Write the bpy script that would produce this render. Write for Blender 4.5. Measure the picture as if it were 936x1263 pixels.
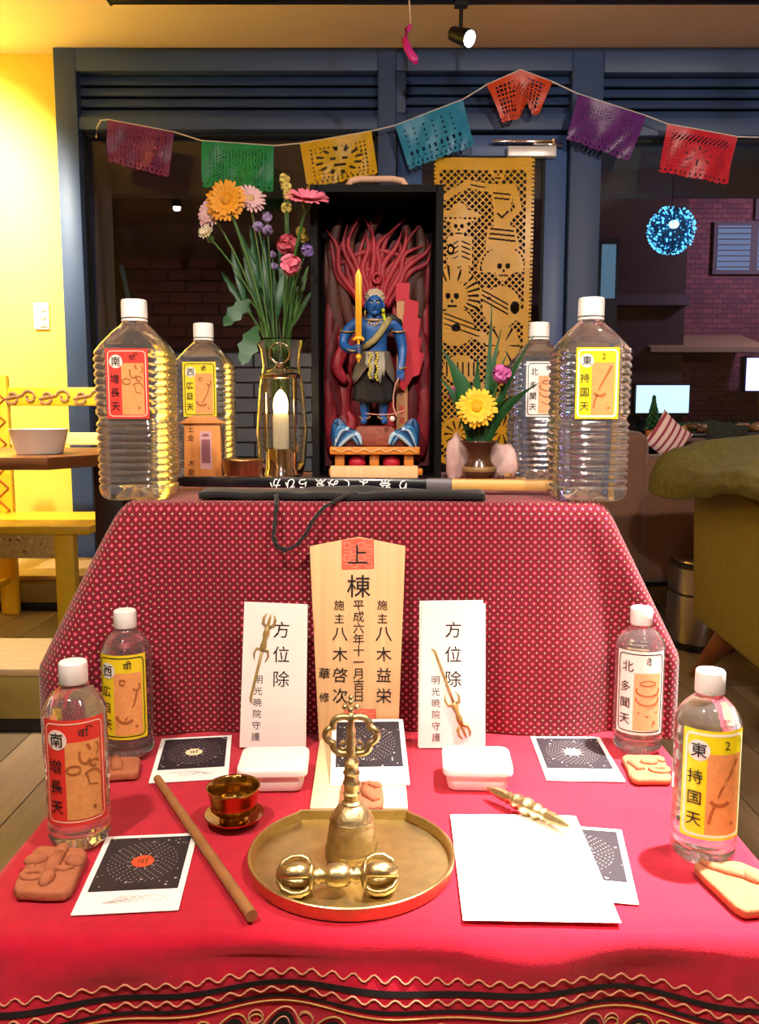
import bpy, bmesh, math, random
from mathutils import Matrix, Vector, noise
random.seed(7)
R = math.radians
PI = math.pi
for o in list(bpy.data.objects):
    bpy.data.objects.remove(o)
SC = bpy.context.scene
COL = SC.collection

# ------------------------------------------------------------------ camera
cam = bpy.data.cameras.new('camera')
cam.sensor_width = 36
cam.lens = 1050 / 1263 * 36
cam.clip_start = 0.05
camo = bpy.data.objects.new('camera', cam)
camo.location = (0, 0, .83)
camo.rotation_euler = (R(90 - 6.85), 0, 0)
COL.objects.link(camo)
SC.camera = camo
# ------------------------------------------------------------------ world, lights, exposure
w = bpy.data.worlds.new('night')
SC.world = w
w.use_nodes = True
w.node_tree.nodes['Background'].inputs[0].default_value = (.10, .11, .22, 1)
w.node_tree.nodes['Background'].inputs[1].default_value = .12
SC.view_settings.view_transform = 'Standard'
SC.view_settings.look = 'None'
SC.view_settings.exposure = 0.2
SC.view_settings.gamma = 1
SC.view_settings.use_curve_mapping = False

# the room's other ceiling spots, all outside the picture (the window panes mirror a row of them):
# name, label of the lamp, place, aim, watts, colour, cone, blend, radius
LAMPS = [
    ('altar_right', 'black ceiling spotlight over the armchair side of the altar', (.72, 1.02, 2.2), (.44, .86, .36), 900, (1, .91, .84), 36, 1.0, .03),
    ('altar_front_left', 'black ceiling spotlight shining on the altar front from the yellow wall side', (-.60, .05, 2.2), (-.10, 1.10, .35), 110, (1, .86, .72), 72, .8, .05),
    ('altar_front_right', 'black ceiling spotlight shining on the altar front from the armchair side', (.70, .05, 2.2), (.12, 1.12, .38), 95, (1, .86, .72), 72, .8, .05),
    ('yellow_wall', 'black ceiling spotlight shining on the yellow wall', (-1.75, 3.0, 2.2), (-2.05, 4.0, 1.6), 380, (1, .92, .70), 92, .8, .04),
    ('cafe_table', 'black ceiling spotlight over the brown cafe table', (-1.35, 2.2, 2.2), (-1.15, 2.8, .6), 230, (1, .90, .70), 80, .8, .04),
    ('sofa', 'black ceiling spotlight aimed at the brown sofa', (1.6, .2, 2.2), (1.3, 3.4, 1.0), 170, (1, .84, .70), 80, .8, .04),
    ('windows', 'black ceiling spotlight aimed at the windows', (.0, -1.6, 2.2), (.3, 4.0, 1.5), 170, (1, .91, .86), 64, .9, .04),
]
def spot_light(name, at, aim, watts, colr, cone, blend, rad, parent=None):
    ld = bpy.data.lights.new(name, 'SPOT')
    ld.energy = watts
    ld.color = colr
    ld.spot_size = R(cone)
    ld.spot_blend = blend
    ld.shadow_soft_size = rad
    lo = bpy.data.objects.new(name, ld)
    d = (Vector(aim) - Vector(at)).normalized()
    lo.location = Vector(at) + d * .09
    lo.rotation_euler = d.to_track_quat('-Z', 'Y').to_euler()
    COL.objects.link(lo)
    return lo
for (nm, lab, p, aim, watts, colr, cone, blend, rad) in LAMPS:
    spot_light('ceiling_spot_' + nm + '_offscreen', p, aim, watts, colr, cone, blend, rad)

# ------------------------------------------------------------------ helpers
def lin(c):
    if isinstance(c, str):
        c = [int(c[i:i + 2], 16) / 255 for i in (0, 2, 4)]
    return tuple((x / 12.92 if x <= .04045 else ((x + .055) / 1.055) ** 2.4) for x in c)

MATS = {}
def mat(name, col, rough=.5, metal=0, spec=.5, var=.08, vscale=30, bump=0, bscale=200, trans=0, ior=1.45,
        emit=0, ecol=None, sheen=0, coat=0, sss=0, stretch=None):
    """a principled material whose colour and relief vary by noise"""
    if name in MATS:
        return MATS[name]
    m = bpy.data.materials.new(name)
    m.use_nodes = True
    nt = m.node_tree
    b = nt.nodes['Principled BSDF']
    col = lin(col)
    b.inputs['Roughness'].default_value = rough
    b.inputs['Metallic'].default_value = metal
    b.inputs['Specular IOR Level'].default_value = spec
    b.inputs['Transmission Weight'].default_value = trans
    b.inputs['IOR'].default_value = ior
    b.inputs['Sheen Weight'].default_value = sheen
    b.inputs['Coat Weight'].default_value = coat
    if sss:
        b.inputs['Subsurface Weight'].default_value = sss
        b.inputs['Subsurface Radius'].default_value = (.02, .012, .008)
        b.inputs['Subsurface Scale'].default_value = .3
    if emit:
        b.inputs['Emission Color'].default_value = (*lin(ecol or name and col), 1) if ecol else (*col, 1)
        b.inputs['Emission Strength'].default_value = emit
    tc = nt.nodes.new('ShaderNodeTexCoord')
    mp = nt.nodes.new('ShaderNodeMapping')
    nt.links.new(tc.outputs['Object'], mp.inputs[0])
    if stretch:
        mp.inputs['Scale'].default_value = stretch
    nz = nt.nodes.new('ShaderNodeTexNoise')
    nz.inputs['Scale'].default_value = vscale
    nz.inputs['Detail'].default_value = 5
    nt.links.new(mp.outputs[0], nz.inputs['Vector'])
    mx = nt.nodes.new('ShaderNodeMix')
    mx.data_type = 'RGBA'
    mx.inputs[6].default_value = (*[max(0, x * (1 - var * 2)) for x in col], 1)
    mx.inputs[7].default_value = (*[min(1, x * (1 + var * 2)) for x in col], 1)
    nt.links.new(nz.outputs['Fac'], mx.inputs[0])
    nt.links.new(mx.outputs[2], b.inputs['Base Color'])
    if bump:
        n2 = nt.nodes.new('ShaderNodeTexNoise')
        n2.inputs['Scale'].default_value = bscale
        n2.inputs['Detail'].default_value = 3
        nt.links.new(mp.outputs[0], n2.inputs['Vector'])
        bp = nt.nodes.new('ShaderNodeBump')
        bp.inputs['Strength'].default_value = bump
        bp.inputs['Distance'].default_value = .002
        nt.links.new(n2.outputs['Fac'], bp.inputs['Height'])
        nt.links.new(bp.outputs[0], b.inputs['Normal'])
    MATS[name] = m
    return m

def glow(name, col, strength):
    if name in MATS:
        return MATS[name]
    m = bpy.data.materials.new(name)
    m.use_nodes = True
    nt = m.node_tree
    nt.nodes.remove(nt.nodes['Principled BSDF'])
    e = nt.nodes.new('ShaderNodeEmission')
    e.inputs[0].default_value = (*lin(col), 1)
    e.inputs[1].default_value = strength
    nt.links.new(e.outputs[0], nt.nodes['Material Output'].inputs[0])
    MATS[name] = m
    return m

def pane_mat(name, tint, refl):
    m = bpy.data.materials.new(name)
    m.use_nodes = True
    nt = m.node_tree
    nt.nodes.remove(nt.nodes['Principled BSDF'])
    t = nt.nodes.new('ShaderNodeBsdfTransparent')
    t.inputs[0].default_value = (*tint, 1)
    g = nt.nodes.new('ShaderNodeBsdfGlossy')
    g.inputs['Roughness'].default_value = .005
    fr = nt.nodes.new('ShaderNodeFresnel')
    fr.inputs[0].default_value = refl
    mx = nt.nodes.new('ShaderNodeMixShader')
    nt.links.new(fr.outputs[0], mx.inputs[0])
    nt.links.new(t.outputs[0], mx.inputs[1])
    nt.links.new(g.outputs[0], mx.inputs[2])
    nt.links.new(mx.outputs[0], nt.nodes['Material Output'].inputs[0])
    MATS[name] = m
    return m

class G:
    """collects vertices and faces"""
    def __init__(s):
        s.v = []
        s.f = []
        s.uv = None
    def add(s, v, f, M=None):
        n = len(s.v)
        for p in v:
            p = Vector(p)
            s.v.append(M @ p if M else p)
        s.f += [tuple(i + n for i in q) for q in f]
        return s
    def join(s, g, M=None):
        return s.add(g.v, g.f, M)
    def map(s, fn):
        s.v = [Vector(fn(p)) for p in s.v]
        return s
    def xf(s, M):
        s.v = [M @ p for p in s.v]
        return s
    def box(s, c, d, M=None):
        x, y, z = c
        a, b, e = d[0] / 2, d[1] / 2, d[2] / 2
        v = [(x + i * a, y + j * b, z + k * e) for i in (-1, 1) for j in (-1, 1) for k in (-1, 1)]
        return s.add(v, [(0, 1, 3, 2), (4, 6, 7, 5), (0, 4, 5, 1), (2, 3, 7, 6), (0, 2, 6, 4), (1, 5, 7, 3)], M)
    def b2(s, x0, x1, y0, y1, z0, z1):
        return s.box(((x0 + x1) / 2, (y0 + y1) / 2, (z0 + z1) / 2), (x1 - x0, y1 - y0, z1 - z0))
    def lathe(s, prof, n=32, M=None, cap=True):
        v, f = [], []
        for (r, z) in prof:
            for i in range(n):
                a = 2 * PI * i / n
                v.append((r * math.cos(a), r * math.sin(a), z))
        m = len(prof)
        for j in range(m - 1):
            for i in range(n):
                k = (i + 1) % n
                f.append((j * n + i, j * n + k, (j + 1) * n + k, (j + 1) * n + i))
        if cap:
            f.append(tuple(range(n - 1, -1, -1)))
            f.append(tuple((m - 1) * n + i for i in range(n)))
        return s.add(v, f, M)
    def tube(s, path, rad, n=8, M=None, flat=1.0, closed=False, up=(0, 0, 1)):
        path = [Vector(p) for p in path]
        m = len(path)
        rs = rad if isinstance(rad, (list, tuple)) else [rad] * m
        v, f = [], []
        up = Vector(up)
        for j, p in enumerate(path):
            if closed:
                t = path[(j + 1) % m] - path[j - 1]
            else:
                t = path[min(j + 1, m - 1)] - path[max(j - 1, 0)]
            t = t.normalized() if t.length > 1e-9 else Vector((0, 0, 1))
            u = up if abs(t.dot(up)) < .97 else Vector((1, 0, 0)) if abs(t.x) < .9 else Vector((0, 1, 0))
            a = t.cross(u).normalized()
            b = a.cross(t).normalized()
            for i in range(n):
                q = 2 * PI * i / n
                v.append(p + (a * math.cos(q) + b * math.sin(q) * flat) * rs[j])
        for j in range(m if closed else m - 1):
            jj = (j + 1) % m
            for i in range(n):
                k = (i + 1) % n
                f.append((j * n + i, j * n + k, jj * n + k, jj * n + i))
        if not closed:
            f.append(tuple(range(n - 1, -1, -1)))
            f.append(tuple((m - 1) * n + i for i in range(n)))
        return s.add(v, f, M)
    def ball(s, c, r, M=None, n=12):
        r = r if isinstance(r, (tuple, list)) else (r, r, r)
        v, f = [], []
        h = n // 2 + 2
        for j in range(1, h):
            a = PI * j / h
            for i in range(n):
                b = 2 * PI * i / n
                v.append((c[0] + r[0] * math.sin(a) * math.cos(b), c[1] + r[1] * math.sin(a) * math.sin(b), c[2] + r[2] * math.cos(a)))
        v += [(c[0], c[1], c[2] + r[2]), (c[0], c[1], c[2] - r[2])]
        k0, k1 = len(v) - 2, len(v) - 1
        for j in range(h - 2):
            for i in range(n):
                k = (i + 1) % n
                f.append((j * n + i, (j + 1) * n + i, (j + 1) * n + k, j * n + k))
        for i in range(n):
            k = (i + 1) % n
            f.append((k0, i, k))
            f.append((k1, (h - 2) * n + k, (h - 2) * n + i))
        return s.add(v, f, M)
    def prism(s, poly, z0, z1, M=None):
        n = len(poly)
        v = [(x, y, z0) for x, y in poly] + [(x, y, z1) for x, y in poly]
        f = [tuple(range(n - 1, -1, -1)), tuple(range(n, 2 * n))]
        f += [(i, (i + 1) % n, n + (i + 1) % n, n + i) for i in range(n)]
        return s.add(v, f, M)
    def flat(s, poly, z=0, M=None):
        return s.add([(x, y, z) for x, y in poly], [tuple(range(len(poly)))], M)
    def sheet(s, fn, nu, nv, M=None):
        v = [fn(i / nu, j / nv) for j in range(nv + 1) for i in range(nu + 1)]
        f = [(j * (nu + 1) + i, j * (nu + 1) + i + 1, (j + 1) * (nu + 1) + i + 1, (j + 1) * (nu + 1) + i) for j in range(nv) for i in range(nu)]
        return s.add(v, f, M)

def obj(name, g, m, parent=None, smooth=False, bevel=0, bseg=2, subsurf=0, solid=0, angle=40):
    me = bpy.data.meshes.new(name)
    me.from_pydata([tuple(p) for p in g.v], [], g.f)
    if g.uv:
        ul = me.uv_layers.new(name='UVMap')
        for l in me.loops:
            ul.data[l.index].uv = g.uv[l.vertex_index]
    if bevel:
        bm = bmesh.new()
        bm.from_mesh(me)
        bm.normal_update()
        ed = [e for e in bm.edges if len(e.link_faces) == 2 and e.calc_face_angle(0) > R(angle)]
        bmesh.ops.bevel(bm, geom=ed, offset=bevel, segments=bseg, affect='EDGES', profile=.5, clamp_overlap=True)
        bm.to_mesh(me)
        bm.free()
    me.materials.append(m)
    if smooth or bevel:
        for p in me.polygons:
            p.use_smooth = True
        if bevel or smooth == 'auto':
            try:
                me.set_sharp_from_angle(angle=R(35))
            except Exception:
                pass
    o = bpy.data.objects.new(name, me)
    COL.objects.link(o)
    if parent:
        o.parent = parent
    if subsurf:
        md = o.modifiers.new('s', 'SUBSURF')
        md.levels = md.render_levels = subsurf
    if solid:
        md = o.modifiers.new('t', 'SOLIDIFY')
        md.thickness = solid
        md.offset = 0
    return o

def tag(o, label, cat, group=None):
    o['label'] = label
    o['category'] = cat
    if group:
        o['group'] = group
    return o
def thing(name, label, cat, loc=(0, 0, 0), rz=0, group=None):
    o = bpy.data.objects.new(name, None)
    o.empty_display_size = .02
    COL.objects.link(o)
    o.location = loc
    o.rotation_euler = (0, 0, rz)
    return tag(o, label, cat, group)
def struct(name, g, m, parent=None, **k):
    o = obj(name, g, m, parent, **k)
    if not parent:
        o['kind'] = 'structure'
    return o
def T(x, y, z):
    return Matrix.Translation((x, y, z))
RX = Matrix.Rotation(PI / 2, 4, 'X')       # XY drawing -> upright, facing -Y
def RZ(a):
    return Matrix.Rotation(a, 4, 'Z')
def rrect(x0, x1, y0, y1, r, n=5):
    out = []
    for cx, cy, a0 in ((x1 - r, y1 - r, 0), (x0 + r, y1 - r, 90), (x0 + r, y0 + r, 180), (x1 - r, y0 + r, 270)):
        for i in range(n + 1):
            a = R(a0 + 90 * i / n)
            out.append((cx + r * math.cos(a), cy + r * math.sin(a)))
    return out
def circ(cx, cy, rx, ry=None, n=28):
    ry = ry or rx
    return [(cx + rx * math.cos(2 * PI * i / n), cy + ry * math.sin(2 * PI * i / n)) for i in range(n)]

TXT = {}
def glyph(ch):
    """one written character as flat geometry, size 1, centred"""
    if ch not in TXT:
        cu = bpy.data.curves.new('t', 'FONT')
        cu.body = ch
        cu.size = 1
        cu.align_x = 'CENTER'
        cu.resolution_u = 2
        cu.offset = .004
        o = bpy.data.objects.new('t', cu)
        COL.objects.link(o)
        bpy.context.view_layer.update()
        me = bpy.data.meshes.new_from_object(o.evaluated_get(bpy.context.evaluated_depsgraph_get()))
        g = G()
        g.v = [Vector((p.co.x, p.co.y - .36, 0)) for p in me.vertices]
        g.f = [tuple(p.vertices) for p in me.polygons]
        bpy.data.objects.remove(o)
        bpy.data.meshes.remove(me)
        bpy.data.curves.remove(cu)
        TXT[ch] = g
    return TXT[ch]
def column(s, x, y, size, step=1.1, z=0, jit=.0, slant=0):
    """characters written downwards from (x, y)"""
    g = G()
    for i, ch in enumerate(s):
        a = random.uniform(-jit, jit)
        g.join(glyph(ch), T(x + slant * i, y - i * size * step, z) @ RZ(a) @ Matrix.Scale(size * (1 + random.uniform(-jit, jit)), 4))
    return g
def row(s, x, y, size, step=1.0, z=0):
    g = G()
    for i, ch in enumerate(s):
        g.join(glyph(ch), T(x + i * size * step, y, z) @ Matrix.Scale(size, 4))
    return g

def stroke(pts, wd, z=0):
    """a flat painted line"""
    g = G()
    pts = [Vector((p[0], p[1], 0)) for p in pts]
    v, f = [], []
    for j, p in enumerate(pts):
        t = (pts[min(j + 1, len(pts) - 1)] - pts[max(j - 1, 0)]).normalized()
        nrm = Vector((-t.y, t.x, 0))
        ww = wd[j] if isinstance(wd, (list, tuple)) else wd
        v += [p + nrm * ww / 2 + Vector((0, 0, z)), p - nrm * ww / 2 + Vector((0, 0, z))]
    for j in range(len(pts) - 1):
        f.append((2 * j, 2 * j + 1, 2 * j + 3, 2 * j + 2))
    return g.add(v, f)
def bez(p0, p1, p2, p3, n=10):
    out = []
    for i in range(n + 1):
        t = i / n
        out.append(tuple((1 - t) ** 3 * a + 3 * (1 - t) ** 2 * t * b + 3 * (1 - t) * t * t * c + t ** 3 * d for a, b, c, d in zip(p0, p1, p2, p3)))
    return out
def lerp(a, b, t):
    return a + (b - a) * t
def interp(tab, x):
    if x <= tab[0][0]:
        return tab[0][1]
    for (a, va), (b, vb) in zip(tab, tab[1:]):
        if x <= b:
            return lerp(va, vb, (x - a) / (b - a))
    return tab[-1][1]

# ------------------------------------------------------------------ common materials
M_ceil = mat('ceiling_paint', 'ecd6cf', .8, var=.03, vscale=3)
M_yel = mat('yellow_wall_paint', 'f4d854', .7, var=.03, vscale=4, bump=.1, bscale=80)
M_blue = mat('blue_frame_paint', '34496f', .5, var=.05, vscale=6)
M_black = mat('black_paint', '121012', .4, var=.1)
M_blackmetal = mat('black_metal', '161416', .35, .2)
M_whitepl = mat('white_plastic', 'f4f0ec', .35, var=.02, sss=.05)
M_paper = mat('white_paper', 'f6f2ee', .8, var=.02)
M_ink = mat('black_ink', '15100f', .7, var=.1)
M_brass = mat('brass', 'cdb67c', .36, 1, var=.15, vscale=60, bump=.15, bscale=120)
M_brassdk = mat('aged_brass', 'bda678', .45, 1, var=.25, vscale=120, bump=.5, bscale=180)
M_chrome = mat('chrome', 'e6ddd6', .08, 1, var=.03)
M_water = mat('bottled_water', 'ffffff', .07, 0, .5, var=0, trans=.965, ior=1.33, bump=.12, bscale=55, coat=1)
M_glass = mat('clear_glass', 'ffffff', 0, 0, .5, var=0, trans=1, ior=1.45)
M_wood = mat('pale_wood', 'e2b783', .6, var=.12, vscale=8, stretch=(12, 1, .6), bump=.1, bscale=60)
M_woodstick = mat('stick_wood', '9c6a3e', .55, var=.2, vscale=40, bump=.2)
M_clay = mat('terracotta_clay', 'ac6644', .85, var=.12, vscale=60, bump=.5, bscale=300)
M_stem = mat('stem_green', '42652a', .5, var=.15)
M_leaf = mat('leaf_green', '224c25', .45, var=.2)
M_leafdk = mat('leaf_dark', '1f4f26', .4, var=.2)
# ================================================================== THE ROOM
FLW = .14
M_floor = mat('subfloor_wood', '7c6852', .8)
floor = struct('floor', G().b2(-2.3, 3.0, -2.6, 4.12, -.06, -.012), M_floor)
M_planks = [mat('floor_plank_%d' % i, c, .38, var=.18, vscale=7, stretch=(9, .7, 1), bump=.12, bscale=40)
            for i, c in enumerate(('8a7560', '9a8268', '7c6852', '93795f'))]
rr = random.Random(3)
x = -2.3
while x < 2.99:
    ys = [-2.6, rr.uniform(.3, 1.7), rr.uniform(2.2, 3.2), 4.1]
    for a, b in zip(ys, ys[1:]):
        obj('plank', G().b2(x + .0015, min(3.0, x + FLW) - .0015, a + .0015, b - .0015, -.012, 0), rr.choice(M_planks), floor)
    x += FLW
struct('ceiling', G().b2(-2.3, 3.0, -2.6, 4.12, 2.40, 2.5), M_ceil)
struct('wall_back', G().b2(-2.3, -1.427, 4.0, 4.12, 0, 2.4).b2(2.5, 3.0, 4.0, 4.12, 0, 2.4), M_yel)
struct('wall_left', G().b2(-2.42, -2.3, -2.6, 4.12, 0, 2.4), M_yel)
M_wallr = mat('cream_wall_paint', 'd9bfa8', .7, var=.05, vscale=4)
struct('wall_right', G().b2(3.0, 3.12, -2.6, 4.12, 0, 2.4), M_wallr)
struct('wall_front', G().b2(-2.42, 3.12, -2.72, -2.6, 0, 2.4), M_wallr)
struct('baseboard_back', G().b2(-2.3, -1.43, 3.985, 4.0, 0, .08), mat('baseboard_paint', 'd8b030', .5))

M_pane = pane_mat('window_pane', (.93, .95, 1), 1.52)
M_louvre = mat('louvre_blue', '304468', .45, var=.05)
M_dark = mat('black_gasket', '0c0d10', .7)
def louvre(par, x0, x1, z0, z1, n):
    obj('louvre_back', G().b2(x0, x1, 4.06, 4.07, z0, z1), M_louvre, par)
    h = (z1 - z0) / n
    for i in range(n):
        zc = z0 + h * (i + .5)
        M = T((x0 + x1) / 2, 3.985, zc) @ Matrix.Rotation(R(-24), 4, 'X')
        obj('louvre_slat', G().box((0, 0, 0), (x1 - x0, .012, h * .86), M), M_louvre, par, bevel=.003)
# left window
g = G()
g.b2(-1.427, -1.33, 3.93, 4.10, 0, 2.40).b2(-.007, .073, 3.93, 4.10, 0, 2.40)
g.b2(-1.33, -.007, 3.93, 4.10, 2.303, 2.40).b2(-1.33, -.007, 3.94, 4.10, 2.061, 2.115).b2(-1.33, -.007, 3.94, 4.10, 0, .12)
win1 = struct('window_1', g, M_blue, bevel=.004)
louvre(win1, -1.33, -.007, 2.115, 2.303, 4)
obj('window_pane', G().b2(-1.33, -.007, 4.03, 4.036, .12, 2.061), M_pane, win1)
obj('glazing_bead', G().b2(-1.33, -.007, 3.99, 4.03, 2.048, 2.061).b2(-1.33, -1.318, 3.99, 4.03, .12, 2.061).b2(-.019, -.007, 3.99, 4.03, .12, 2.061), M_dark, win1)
# door with transom
g = G()
g.b2(.073, .846, 3.93, 4.10, 2.303, 2.40).b2(.073, .846, 3.94, 4.10, 2.06, 2.13)
g.b2(.073, .116, 3.94, 4.1, 2.13, 2.303).b2(.846, .984, 3.93, 4.1, 0, 2.4)
dfr = struct('trim_1', g, M_blue, bevel=.004)
louvre(dfr, .116, .846, 2.13, 2.303, 4)
g = G()
g.b2(.08, .19, 3.965, 4.01, .01, 2.045).b2(.742, .838, 3.965, 4.01, .01, 2.045).b2(.19, .742, 3.965, 4.01, 1.955, 2.045).b2(.19, .742, 3.965, 4.01, .01, .2)
door = struct('door_1', g, mat('blue_door_paint', '3c588a', .42, var=.05), bevel=.003)
obj('door_pane', G().b2(.19, .742, 3.985, 3.991, .2, 1.955), M_pane, door)
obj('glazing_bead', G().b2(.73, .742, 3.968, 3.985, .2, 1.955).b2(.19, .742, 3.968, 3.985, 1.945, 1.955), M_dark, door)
# right window
g = G()
g.b2(.984, 2.5, 3.93, 4.10, 2.296, 2.40).b2(.984, 2.5, 3.94, 4.10, 2.035, 2.11).b2(2.42, 2.5, 3.94, 4.1, 0, 2.3).b2(.984, 2.42, 3.96, 4.1, 0, .70)
win2 = struct('window_2', g, M_blue, bevel=.004)
louvre(win2, .984, 2.42, 2.11, 2.296, 4)
obj('window_pane', G().b2(.984, 2.42, 4.03, 4.036, .70, 2.035), M_pane, win2)
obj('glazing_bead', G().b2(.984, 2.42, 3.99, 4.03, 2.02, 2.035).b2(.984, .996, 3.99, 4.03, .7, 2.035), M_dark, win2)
obj('window_sill', G().b2(.99, 2.42, 3.70, 3.96, .68, .71), mat('sill_brown', '4a3020', .5, var=.15), win2, bevel=.004)

# door closer
dc = thing('door_closer', 'silver door closer arm and body on the blue door top', 'door closer', (.67, 3.93, 1.96))
obj('closer_body', G().box((.005, .015, .005), (.215, .04, .045)), mat('closer_silver', 'd8d4d0', .35, .3), dc, bevel=.004)
obj('closer_arm', G().box((-.03, -.005, .046), (.28, .018, .012)).box((.07, -.005, .036), (.13, .016, .01), Matrix.Rotation(R(2), 4, 'Y')), M_chrome, dc, bevel=.002)
obj('closer_pivot', G().lathe([(.012, .03), (.012, .056)], 16, T(.1, -.005, 0)), M_chrome, dc, smooth='auto')

# wall switch panel
sw = thing('switch_panel', 'white wall switch panel on the yellow wall', 'switch', (-1.553, 4.0, 1.2))
obj('plate', G().box((0, -.006, .057), (.07, .012, .12)), mat('switch_white', 'efe6d8', .4), sw, bevel=.004)
for i in range(3):
    obj('switch_key', G().box((.008, -.014, .022 + .035 * i), (.03, .006, .028)), mat('switch_key_grey', 'b9ada0', .4), sw, bevel=.001)

# ------------------------------------------------------------------ track rail and ceiling spots
rail = thing('track_rail', 'black lighting track running across the ceiling before the windows', 'track', (0, 3.44, 2.4))
obj('rail', G().b2(-1.02, 2.9, -.02, .02, -.035, 0), M_blackmetal, rail, bevel=.002)
obj('rail_end', G().b2(-1.03, -1.02, -.022, .022, -.037, 0), M_black, rail)
M_bulb = glow('lamp_face', 'fff3dc', 60)
def spot_lamp(p, aim, label, stem, name='track_spotlight', bulb='bulb'):
    p = Vector(p)
    d = (Vector(aim) - p).normalized()
    t = thing(name, label, 'spotlight', p)
    Mx = d.to_track_quat('Z', 'Y').to_matrix().to_4x4()
    obj('lamp_stem', G().tube([(0, 0, 0), (0, 0, stem)], .008, 10).box((0, 0, stem - .012), (.05, .03, .03)), M_blackmetal, t, smooth='auto')
    obj('lamp_head', G().lathe([(.018, -.05), (.026, -.045), (.03, 0), (.034, .05), (.030, .05), (.026, .02), (.004, .018)], 24, Mx), M_blackmetal, t, smooth='auto')
    obj(bulb, G().ball((0, 0, .042), (.027, .027, .018), Mx), M_bulb, t, smooth=True)
    return t
VL, VA = (.310, 3.44, 2.245), (1.0, 2.75, 1.75)
spot_lamp(VL, VA, 'black track spotlight glowing white above the orange paper flag', .13)
spot_light('track_spotlight_beam', VL, VA, 40, (1, .92, .82), 70, .8, .025)       # the lamp seen in the photograph, along its own axis
for (nm, lab, p, aim, *_r) in LAMPS:
    spot_lamp(p, aim, lab, .2, 'spotlight_' + nm + '_offscreen', 'bulb_' + nm + '_offscreen')

# pink foil ornament hanging from the ceiling
pk = thing('hanging_ornament', 'magenta foil ornament hanging from the ceiling by a ribbon', 'ornament', (.11, 3.3, 2.09))
def leafg(pts, wds, thick=.002, n=8):
    return G().tube(pts, wds, n, flat=thick)
obj('foil_drop', leafg([(.02, 0, 0), (.012, 0, .02), (-.004, -.008, .05), (-.014, 0, .085), (-.006, .006, .12), (.004, 0, .14)], [.006, .013, .012, .010, .010, .003], 1, 10).map(lambda p: (p.x * 1.3, p.y * .3, p.z)), mat('magenta_foil', 'd0218c', .3, var=.1), pk, smooth=True)
obj('ribbon', G().tube([(.004, 0, .14), (0, 0, .2), (-.008, 0, .26), (-.004, 0, .31)], [.003, .004, .003, .003], 6), mat('pale_ribbon', 'd9b8a0', .5), pk, smooth=True)

# ------------------------------------------------------------------ OUTSIDE, seen through the glass at night
M_soff = mat('soffit_beige', 'b8a896', .8, var=.05, vscale=3)
struct('canopy_soffit', G().b2(-3.4, 4.4, 4.13, 5.25, 2.24, 2.34).b2(-3.4, 4.4, 5.25, 5.35, 2.10, 2.34), M_soff)
struct('pavement', G().b2(-12, 16, 4.12, 14, -.15, -.03), mat('asphalt', '2b2a2e', .7, var=.2, vscale=8))
struct('outer_pier', G().b2(-1.80, -1.47, 4.55, 4.85, -.03, 2.24), mat('pier_plaster', 'a8947c', .8, var=.06, vscale=5))
# brick wall of the neighbour, white below and red above
BW = G().b2(-1.75, .42, 5.62, 5.8, -.03, 2.0)
bw = struct('wall_outside', BW, mat('mortar', '33231e', .9))
gw = G().box((0, 0, 0), (.242, .03, .087))
gr = G().box((0, 0, 0), (.205, .026, .062))
mw = mat('white_glazed_brick', 'a4a6a2', .35, var=.08, vscale=5)
mr = mat('red_brick', '4a1a1a', .75, var=.2, vscale=9)
pw = obj('brick', gw, mw, bw, bevel=.004, bseg=1)
pr = obj('brick', gr, mr, bw, bevel=.003, bseg=1)
used = {pw: False, pr: False}
def brick(proto, x, z):
    o = proto
    if used[proto]:
        o = proto.copy()
        COL.objects.link(o)
    used[proto] = True
    o.location = (x, 5.612, z)
for k in range(11):
    for i in range(9):
        xx = -1.7 + i * .252 + (.126 if k % 2 else 0)
        if -1.63 < xx < .3:
            brick(pw, xx, .18 + k * .097)
for k in range(8):
    for i in range(10):
        xx = -1.68 + i * .215 + (.107 if k % 2 else 0)
        if -1.65 < xx < .32:
            brick(pr, xx, 1.255 + k * .072)
struct('wall_outside_end', G().b2(-1.75, .42, 5.62, 5.8, 2.0, 3.2), mat('dark_render', '241a18', .9))
# tall pole leaning outside
tag(obj('broom_handle', G().tube([(-1.30, 4.4, 1.55), (-1.13, 4.34, .75), (-1.0, 4.3, .0)], [.011, .011, .011], 10), mat('broom_grey', '4f6a70', .5), None, smooth=True), 'thin grey pole leaning outside the window behind the bottles', 'pole')

# house across the street: walls, windows, signs
hb = thing('brick_building', 'dark red brick building across the street with lit blinds', 'building', (3.2, 9.0, -.03))
M_far = mat('far_brick', '4a2428', .85, var=.25, vscale=4)
def brickmat(name, c1, c2, mortar, scale):
    m = bpy.data.materials.new(name)
    m.use_nodes = True
    nt = m.node_tree
    b = nt.nodes['Principled BSDF']
    b.inputs['Roughness'].default_value = .8
    tc = nt.nodes.new('ShaderNodeTexCoord')
    mp = nt.nodes.new('ShaderNodeMapping')
    mp.inputs['Rotation'].default_value = (R(90), 0, 0)
    br = nt.nodes.new('ShaderNodeTexBrick')
    br.inputs['Color1'].default_value = (*lin(c1), 1)
    br.inputs['Color2'].default_value = (*lin(c2), 1)
    br.inputs['Mortar'].default_value = (*lin(mortar), 1)
    br.inputs['Scale'].default_value = scale
    nt.links.new(tc.outputs['Object'], mp.inputs[0])
    nt.links.new(mp.outputs[0], br.inputs[0])
    nt.links.new(br.outputs[0], b.inputs['Base Color'])
    return m
M_farb = brickmat('far_bricks', '7a3a3c', '5c2a30', '2a1a1e', 5)
obj('wall', G().b2(-.25, 4.5, 0, 3, 0, 7), M_farb, hb)
obj('side_wall', G().b2(-4.0, -.25, -.6, 3, 0, 7), mat('brown_render', '3c2620', .85, var=.2, vscale=2), hb)
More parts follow.
